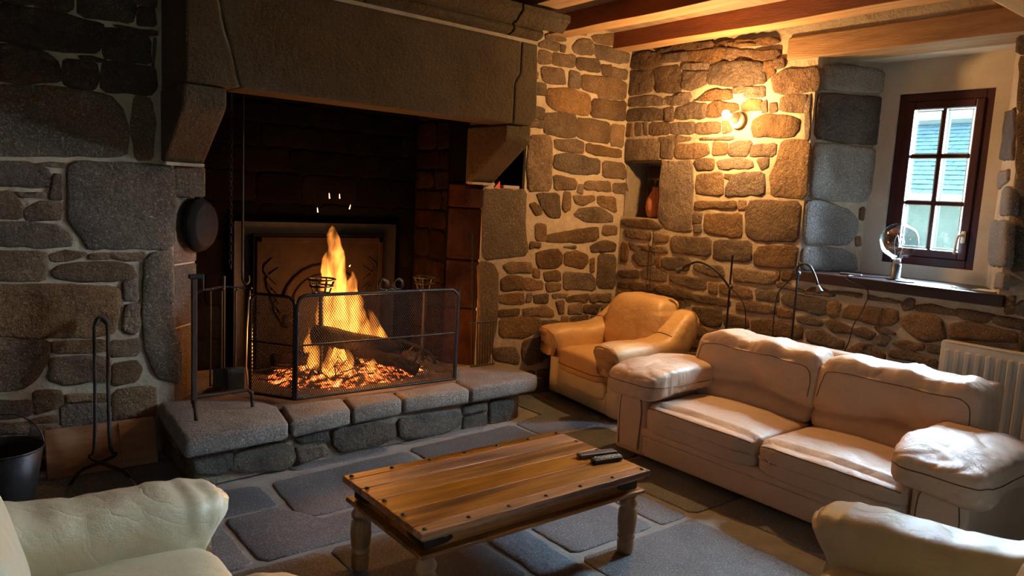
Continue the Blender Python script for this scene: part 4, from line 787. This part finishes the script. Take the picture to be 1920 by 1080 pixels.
# ================================================================ FURNITURE
# ---- coffee table
cx, cy = 1.94, 2.43; hx, hy = .605, .318
t = thing('coffee_table', 'low rosewood coffee table with turned legs and iron corner fittings', 'table', (cx, cy, 0))
ys = [-.318, -.255, -.115, .02, .15, .262, .318]
for i in range(6): obj('board', box(cx - hx, cx + hx, cy + ys[i] + .0008, cy + ys[i + 1] - .0008, .372, .40, .004, 2), 'table', t)
obj('edge_moulding', J(box(cx - hx + .015, cx + hx - .015, cy - hy + .015, cy + hy - .015, .356, .373, .006, 2)), 'tableleg', t)
for s in (-1, 1):
    obj('apron', box(cx - hx + .05, cx + hx - .05, *sorted((cy + s * (hy - .045), cy + s * (hy - .067))), .285, .358), 'table', t); obj('apron', box(*sorted((cx + s * (hx - .045), cx + s * (hx - .067))), cy - hy + .05, cy + hy - .05, .285, .358), 'table', t)
    obj('ledge', box(cx - hx + .012, cx + hx - .012, *sorted((cy + s * (hy - .01), cy + s * (hy - .08))), .288, .308, .006, 2), 'table', t); obj('ledge', box(*sorted((cx + s * (hx - .01), cx + s * (hx - .08))), cy - hy + .012, cy + hy - .012, .289, .307, .006, 2), 'table', t)
prof = [(.030, 0), (.036, .004), (.040, .05), (.034, .066), (.041, .074), (.041, .084), (.034, .090), (.040, .105), (.045, .16), (.042, .205), (.032, .218), (.041, .232), (.043, .246), (.032, .262), (.036, .285), (.036, .30)]
for sx in (-1, 1):
    for sy in (-1, 1):
        lg = obj('leg', lathe(prof, 20, (cx + sx * (hx - .062), cy + sy * (hy - .062), 0)), 'tableleg', t, True)
        x, y = cx + sx * (hx - .044), cy + sy * (hy - .044)
        obj('corner_bracket', J(bev(prism([(0, .31), (-.10, .318), (-.125, .33), (-.118, .345), (-.09, .338), (-.075, .352), (0, .358)], lambda u, z: Vector((x + sx * .004 + sx * u, y, z)), lambda u, z: Vector((x + sx * .004 + sx * u, y + sy * .006, z))), .001),
                                bev(prism([(0, .31), (-.10, .318), (-.125, .33), (-.118, .345), (-.09, .338), (-.075, .352), (0, .358)], lambda u, z: Vector((x, y + sy * .004 + sy * u, z)), lambda u, z: Vector((x + sx * .006, y + sy * .004 + sy * u, z))), .001)), 'iron', t)
for i in range(7):
    for s in (-1, 1): obj('nail_head', lathe([(.010, 0), (.009, .003), (.004, .006), (.001, .0065)], 10, (cx - hx + .03 + i * (2 * hx - .06) / 6, cy + s * (hy - .026), .40)), 'rust', t, True)
for i in range(1, 4):
    for s in (-1, 1): obj('nail_head', lathe([(.010, 0), (.009, .003), (.004, .006), (.001, .0065)], 10, (cx + s * (hx - .026), cy - hy + .026 + i * (2 * hy - .052) / 4, .40)), 'rust', t, True)

# ---- two remotes
def remote(px, py, rz, L, W, mat, label, keys):
    p = pl(px, py, 2, .405); t = thing('remote_control', label, 'remote', (p.x, p.y, .402), 'remotes on the coffee table', local=True, rz=rz)
    obj('case', box(-L / 2, L / 2, -W / 2, W / 2, 0, .019, .005, 2), mat, t)
    if keys:
        for i in range(9):
            for j in range(3): obj('key', box(-L / 2 + .018 + i * .016, -L / 2 + .029 + i * .016, -.016 + j * .012, -.008 + j * .012, .019, .0215), 'button', t)
    else: obj('groove', box(-L / 2 + .01, L / 2 - .01, -.004, .004, .0188, .0195), 'plastic', t)
remote(1119, 853, R(-12), .205, .044, 'grey', 'longer slate grey remote lying face down on the coffee table', False)
remote(1137, 863, R(-10), .155, .045, 'plastic', 'shorter black remote with pale keys nearest the table edge', True)

# ---- armchairs
from mathutils.bvhtree import BVHTree
def seam(P, parent, r=.0032, m=8, mat='seam'):
    if parent.data:
        me = parent.data; b = BVHTree.FromPolygons([v.co for v in me.vertices], [list(p.vertices) for p in me.polygons])
        Q = []
        for p in catmull(P, m):
            h = b.find_nearest(p); Q.append(h[0])
        for _ in range(4): Q = [Q[0]] + [(Q[i - 1] + Q[i] * 2 + Q[i + 1]) / 4 for i in range(1, len(Q) - 1)] + [Q[-1]]
        Q = [h[0] + h[1] * r * .4 for h in (b.find_nearest(q) for q in Q)]
        return obj('seam', tube(Q, r, 6), mat, parent, True)
    return obj('seam', tube(P, r, 6, m), mat, parent, True)
def loop(f, n=28): return [f(2 * math.pi * k / n) for k in range(n + 1)]
def sq(a, k=.28): c, s_ = math.cos(a), math.sin(a); return (math.copysign(abs(c) ** k, c), math.copysign(abs(s_) ** k, s_))
def armchair(label, loc, rz, mat, seed, padmat=None, sx=1, gather=.02):
    t = thing('armchair', label, 'armchair', loc, 'leather armchairs', local=True, rz=rz); pm = padmat or mat; t.scale = (sx, 1, 1)
    obj('base', box(-.36, .375, -.33, .33, .03, .20, .02, 3), mat, t); obj('front_panel', cushion((.36, 0, .20), (.035, .315, .07), 6, 10, .002, 9, seed), mat, t, True)
    obj('back_shell', box(-.40, -.27, -.34, .34, .04, .76, .05, 4), mat, t, True)
    sc_ = obj('seat_cushion', cushion((.10, 0, .335), (.335, .315, .10), 5.5, 30, .007, 6, seed, lambda p: (p.x, p.y, p.z * (1 - .16 * (p.x < -.1)) + .018 * (1 - (p.y / .3) ** 2) * (p.z > 0))), pm, t, True)
    seam([(.2, -.33, .33), (.42, -.28, .31), (.45, 0, .31), (.42, .28, .31), (.2, .33, .33)], sc_)
    lean = lambda p: (p.x - .26 * (p.z) * .9 - .05 * (p.z / .25) ** 2 * (p.z > 0), p.y * (1 - .05 * (p.z > .1)), p.z)
    bc = obj('back_cushion', cushion((-.17, 0, .665), (.13, .318, .21), 5.5, 26, .009, 6, seed + 2, lean, (1, 1.6, .7)), pm, t, True)
    obj('lumbar_cushion', cushion((-.14, 0, .47), (.13, .305, .085), 4, 18, .006, 7, seed + 3), pm, t, True)
    for s in (-1, 1):
        obj('arm_panel', box(-.36, .372, min(s * .31, s * .455), max(s * .31, s * .455), .02, .44, .03, 3), mat, t, True)
        a = obj('arm_pad', sweep([(.430, s * .385, .45, .095, .090), (.436, s * .385, .45, .120, .112), (.41, s * .384, .455, .136, .126), (.30, s * .382, .46, .138, .130), (.10, s * .382, .465, .138, .127), (-.08, s * .380, .50, .130, .122), (-.20, s * .372, .575, .118, .128), (-.30, s * .36, .67, .105, .12), (-.37, s * .345, .745, .085, .085), (-.395, s * .34, .77, .04, .04)], 40, 8, .022, 13, .010, seed + s, 3.6, gather), pm, t, True)
        seam([(-.03, s * .255, .44), (-.055, s * .262, .52), (-.075, s * .30, .595), (-.09, s * .37, .625), (-.10, s * .45, .60)], a)
    return t
armchair('honey coloured leather armchair in the corner beside the fireplace', (4.305, 3.97, 0), R(180 - 8), 'cream', 3, 'tan')
armchair('cream leather armchair nearest the ash bucket, only one arm and seat in view', (.20, 2.13, 0), R(0), 'ivory', 11, None, 1.15, .06)
armchair('cream leather armchair in front of the sofa, facing the fireplace', (2.246, .632, 0), R(104), 'cream', 17, None, 1.15, .05)

# ---- two-seat sofa
t = thing('sofa', 'two seat beige leather sofa with loose back cushions under the window', 'sofa', (3.90, 2.165, 0), local=True, rz=math.pi)
obj('base', box(-.44, .435, -.80, .80, .03, .165, .022, 3), 'leather', t); obj('front_band', box(.36, .446, -.80, .80, .160, .215, .012, 3), 'leather', t, True)
obj('back_frame', box(-.47, -.36, -.84, .84, .03, .775, .03, 3), 'leather', t, True)
for k, s in enumerate((-1, 1)):
    yc = s * .395
    fs = lambda p: (p.x + .012 * (abs(p.y) < .3), p.y, p.z + (.030 * (1 - (p.y / .4) ** 2) * (1 - (p.x / .45) ** 2) - .02 * (p.x > .25)) * (p.z > 0))
    c = obj('seat_cushion', cushion((.145, yc, .29), (.322, .394, .092), 9, 40, .009, 5, 31 + k, fs), 'leather', t, True)
    seam([(.445, yc - .37, .352), (.470, yc - .2, .362), (.470, yc + .2, .362), (.445, yc + .37, .352)], c)
    pin = Vector((0, yc - s * 0 + .02, .52))
    def fb(p, yc=yc, k=k):
        z = p.z; x = p.x - .17 * z - .06 * max(0, z) ; d = (p.y - (.05 if k else -.02)) ** 2 / .03 + (z + .03) ** 2 / .006
        if p.x > 0: x -= .065 * math.exp(-d) + .034 * math.exp(-((z + .06 + .10 * abs(p.y)) / .022) ** 2)
        return (x, p.y, z + .012 * math.sin(p.y * 21 + k) * (z > .15))
    b = obj('back_cushion', cushion((-.20, s * .43, .575), (.125, .435, .225), 6.5, 50, .016, 5, 41 + k, fb, (1, 1.9, .6)), 'leather', t, True)
    seam([(0, s * .43 + u, v) for u, v in ((-.42, .55), (-.42, .63), (-.405, .70), (-.36, .735), (-.18, .742), (0, .742), (.18, .740), (.36, .735), (.405, .70), (.42, .63), (.42, .55))], b, .0026, 5)
    y0, y1 = sorted((s * .795, s * 1.035))
    obj('arm_body', box(-.44, .425, y0, y1, .02, .44, .02, 3), 'leather', t, True)
    fr = obj('arm_front', box(.42, .43, y0 + .03, y1 - .03, .05, .40, .008, 2), 'leather', t)
    seam([(.432, y0 + .04, .06), (.433, y0 + .04, .39), (.433, y1 - .04, .39), (.432, y1 - .04, .06)], fr, .003, 10)
    fa = lambda p, s=s: (p.x, p.y, p.z + .02 * (1 - (p.x / .4) ** 2) - .10 * max(0, s * p.y - .05) - .035 * max(0, (p.x - .15) / .25))
    a = obj('arm_cushion', cushion((.125, s * .905, .492), (.375, .222, .092), 5.5, 40, .017, 5, 51 + k, fa, (1.3, 1, .8)), 'leather', t, True)
    seam(loop(lambda q: (.125 + sq(q)[0] * .40, s * .905 + sq(q)[1] * .24, .487)), a, .0028, 3)

# ---- radiator
t = thing('radiator', 'white panel radiator with vertical flutes behind the sofa', 'radiator', (4.705, 1.2, .15))
obj('panel', box(4.690, 4.710, .62, 1.785, .16, .885, .006, 2), 'white', t); obj('rear_panel', box(4.730, 4.745, .62, 1.785, .16, .875, .004, 1), 'white', t)
for k in range(21): y = .655 + k * .0545; obj('flute', box(4.677, 4.695, y - .014, y + .014, .20, .845, .006, 2), 'white', t)
obj('top_grille', box(4.689, 4.747, .625, 1.78, .883, .893, .003, 1), 'white', t); obj('bracket', J(box(4.710, 4.765, .8, .84, .3, .34), box(4.710, 4.765, 1.55, 1.59, .3, .34), box(4.710, 4.765, .8, .84, .7, .74), box(4.710, 4.765, 1.55, 1.59, .7, .74)), 'white', t)
obj('pipe', tube([(4.715, .64, .17), (4.715, .64, .0)], .009, 8), 'chrome', t)

# ---- two gooseneck reading lamps behind the sofa
def reading_lamp(label, XP, base, top, clamp, neck, tail):
    f = lambda q, x=XP: pl(q[0], q[1], 0, x)
    c = f(clamp); t = thing('floor_lamp', label, 'lamp', (XP, c.y, 0), 'gooseneck reading lamps')
    obj('base', lathe([(.115, 0), (.115, .012), (.02, .022), (.01, .03)], 24, (XP, c.y, 0)), 'iron', t)
    obj('pole', tube([(XP, c.y, .02), (XP, f(top).y * .3 + c.y * .7, f(top).z)], .0075, 8), 'iron', t)
    obj('clamp', lathe([(.012, -.016), (.016, -.01), (.016, .01), (.012, .016)], 12, (XP, c.y, c.z), (0, 1, .3)), 'grey', t, True)
    P = [f(q) for q in neck]; P = [p + Vector((-.03 - .05 * i / len(P), 0, 0)) for i, p in enumerate(P)]; P[0] = Vector((XP - .012, c.y, c.z))
    obj('gooseneck', tube(P, .0085, 8, 4), 'iron', t, True); d = (P[-1] - P[-2]).normalized()
    obj('lamp_head', lathe([(.009, 0), (.012, .01), (.023, .045), (.024, .052), (.015, .050), (.002, .046)], 16, P[-1], d), 'grey', t, True)
    obj('cable', tube([Vector((XP - .012, c.y, c.z))] + [f(q) for q in tail], .004, 6, 3), 'iron', t)
reading_lamp('black gooseneck reading lamp behind the sofa with head bent left', 4.60, 0, (1372, 478), (1369, 538), [(1369, 538), (1356, 515), (1340, 500), (1318, 491), (1302, 496), (1291, 503)], [(1385, 555), (1396, 575), (1398, 605), (1396, 680)])
reading_lamp('black gooseneck reading lamp with head bent right by the window sill', 4.60, 0, (1500, 492), (1496, 512), [(1496, 512), (1502, 500), (1515, 494), (1528, 500), (1538, 518), (1544, 534)], [(1478, 528), (1460, 548), (1453, 580), (1449, 620), (1446, 690)])

# ---- globe lamp and small things on the sill
g = pl(1685, 520, 2, 1.19); gx, gy = g.x, g.y; gx = 4.99; gy = pl(1683, 480, 0, gx).y
t = thing('globe_lamp', 'giant clear globe bulb lamp on black holder on the window sill', 'lamp', (gx, gy, 1.19))
obj('holder', lathe([(.055, 0), (.055, .008), (.030, .012), (.030, .10), (.026, .105)], 20, (gx, gy, 1.191)), 'plastic', t, True)
zc = 1.445
obj('glass_globe', lathe([(.022, 1.296 - zc), (.024, -.125)] + [(.118 * math.sin(a), -.118 * math.cos(a)) for a in [.35 + (math.pi - .36) * k / 22 for k in range(23)]], 32, (gx, gy, zc)), 'globe', t, True)
obj('collar', lathe([(.022, 0), (.024, .004), (.023, .03), (.018, .035)], 16, (gx, gy, 1.294)), 'chrome', t, True)
obj('filament', tube([(gx, gy - .01, 1.33), (gx, gy - .03, 1.43), (gx, gy - .015, 1.48), (gx, gy, 1.44), (gx, gy + .015, 1.48), (gx, gy + .03, 1.43), (gx, gy + .01, 1.33)], .002, 5, 4), 'chrome', t)
o = obj('lamp_cable', tube([(gx - .03, gy + .02, 1.196), (4.84, 2.40, 1.196), (4.775, 2.43, 1.196), (4.762, 2.43, 1.17)] + [pl(q[0], q[1], 0, 4.77) for q in ((1627, 545), (1618, 580), (1600, 610), (1592, 640), (1580, 665))], .004, 6, 4), 'plastic', None); tag(o, 'thin black cable falling from the window sill behind the sofa', 'cable')
p = pl(1616, 516, 2, 1.19); o = obj('folding_knife', box(4.88, 4.905, 2.40, 2.55, 1.191, 1.206, .005, 2), 'grey', None); tag(o, 'slim grey folding knife on the sill left of the globe lamp', 'knife')
o = obj('paper_scrap', disp(box(4.86, 4.98, 1.60, 1.72, 1.192, 1.197), lambda p: .0), 'paper', None); tag(o, 'crumpled pale paper at the right end of the sill', 'paper')
o = obj('glass_dish', lathe([(.05, 0), (.062, .006), (.058, .008), (.045, .003), (.002, .003)], 20, (4.90, 2.12, 1.191)), 'chrome', None, True); tag(o, 'small shallow metal dish on the sill beside the globe lamp', 'dish')
o = obj('key', J(tube([(4.85, 1.80, 1.195), (4.90, 1.83, 1.195)], .003, 6), tube([(4.905 + .012 * math.cos(a), 1.838 + .012 * math.sin(a), 1.195) for a in [2 * math.pi * k / 10 for k in range(11)]], .003, 5)), 'chrome', None); tag(o, 'small metal key lying near the paper on the sill', 'key')

# ---- jug in the niche, wall cable
p = pl(1228, 408, 2, 1.476); x0 = 4.96; y0 = pl(1231, 380, 0, x0).y
t = thing('clay_jug', 'terracotta jug standing in the wall niche', 'jug', (x0, y0, 1.476))
obj('body', lathe([(.055, 0), (.075, .02), (.092, .08), (.09, .14), (.065, .20), (.042, .235), (.045, .265), (.040, .265), (.036, .235), (.002, .23)], 28, (x0, y0, 1.477)), 'terra', t, True)
obj('handle', tube([(x0 - .03, y0 - .03, 1.72), (x0 - .07, y0 - .07, 1.70), (x0 - .075, y0 - .075, 1.64), (x0 - .055, y0 - .06, 1.60)], .009, 8, 4), 'terra', t, True)
o = obj('wall_cable', tube([pl(*q, 0, XR - .032) for q in ((1226, 420), (1224, 450), (1220, 500), (1216, 560), (1212, 640))], .004, 6, 3), 'plastic', None); tag(o, 'thin dark cable running down the wall below the niche', 'cable')

# ---- bulb on the wall
b = pl(1385, 226, 0, XR - .02); e = pl(1362, 214, 0, XR - .20); ax = (e - b).normalized()
t = thing('wall_lamp', 'bare lit bulb in a cream ceramic holder on the stone wall', 'lamp', tuple(b))
obj('rose', lathe([(.062, 0), (.060, .02), (.045, .035), (.030, .04)], 24, (XR - .035, b.y, b.z), (-1, 0, 0)), 'ceramic', t, True)
obj('holder', lathe([(.036, .0), (.040, .02), (.034, .09), (.022, .115), (.018, .13)], 20, tuple(b + ax * .01), ax), 'ceramic', t, True)
obj('bulb', lathe([(.012, .125), (.016, .14), (.025, .165), (.028, .18), (.021, .20), (.004, .212)], 18, tuple(b + ax * .01), ax), 'bulb', t, True)
l = bpy.data.lights.new('wall_lamp_light', 'POINT'); l.energy = 96; l.color = (1, .53, .185); l.shadow_soft_size = .03
q = bpy.data.objects.new('wall_lamp_light', l); COL.objects.link(q); q.parent = t; q.location = ax * .23 + Vector((-.13, 0, -.01))
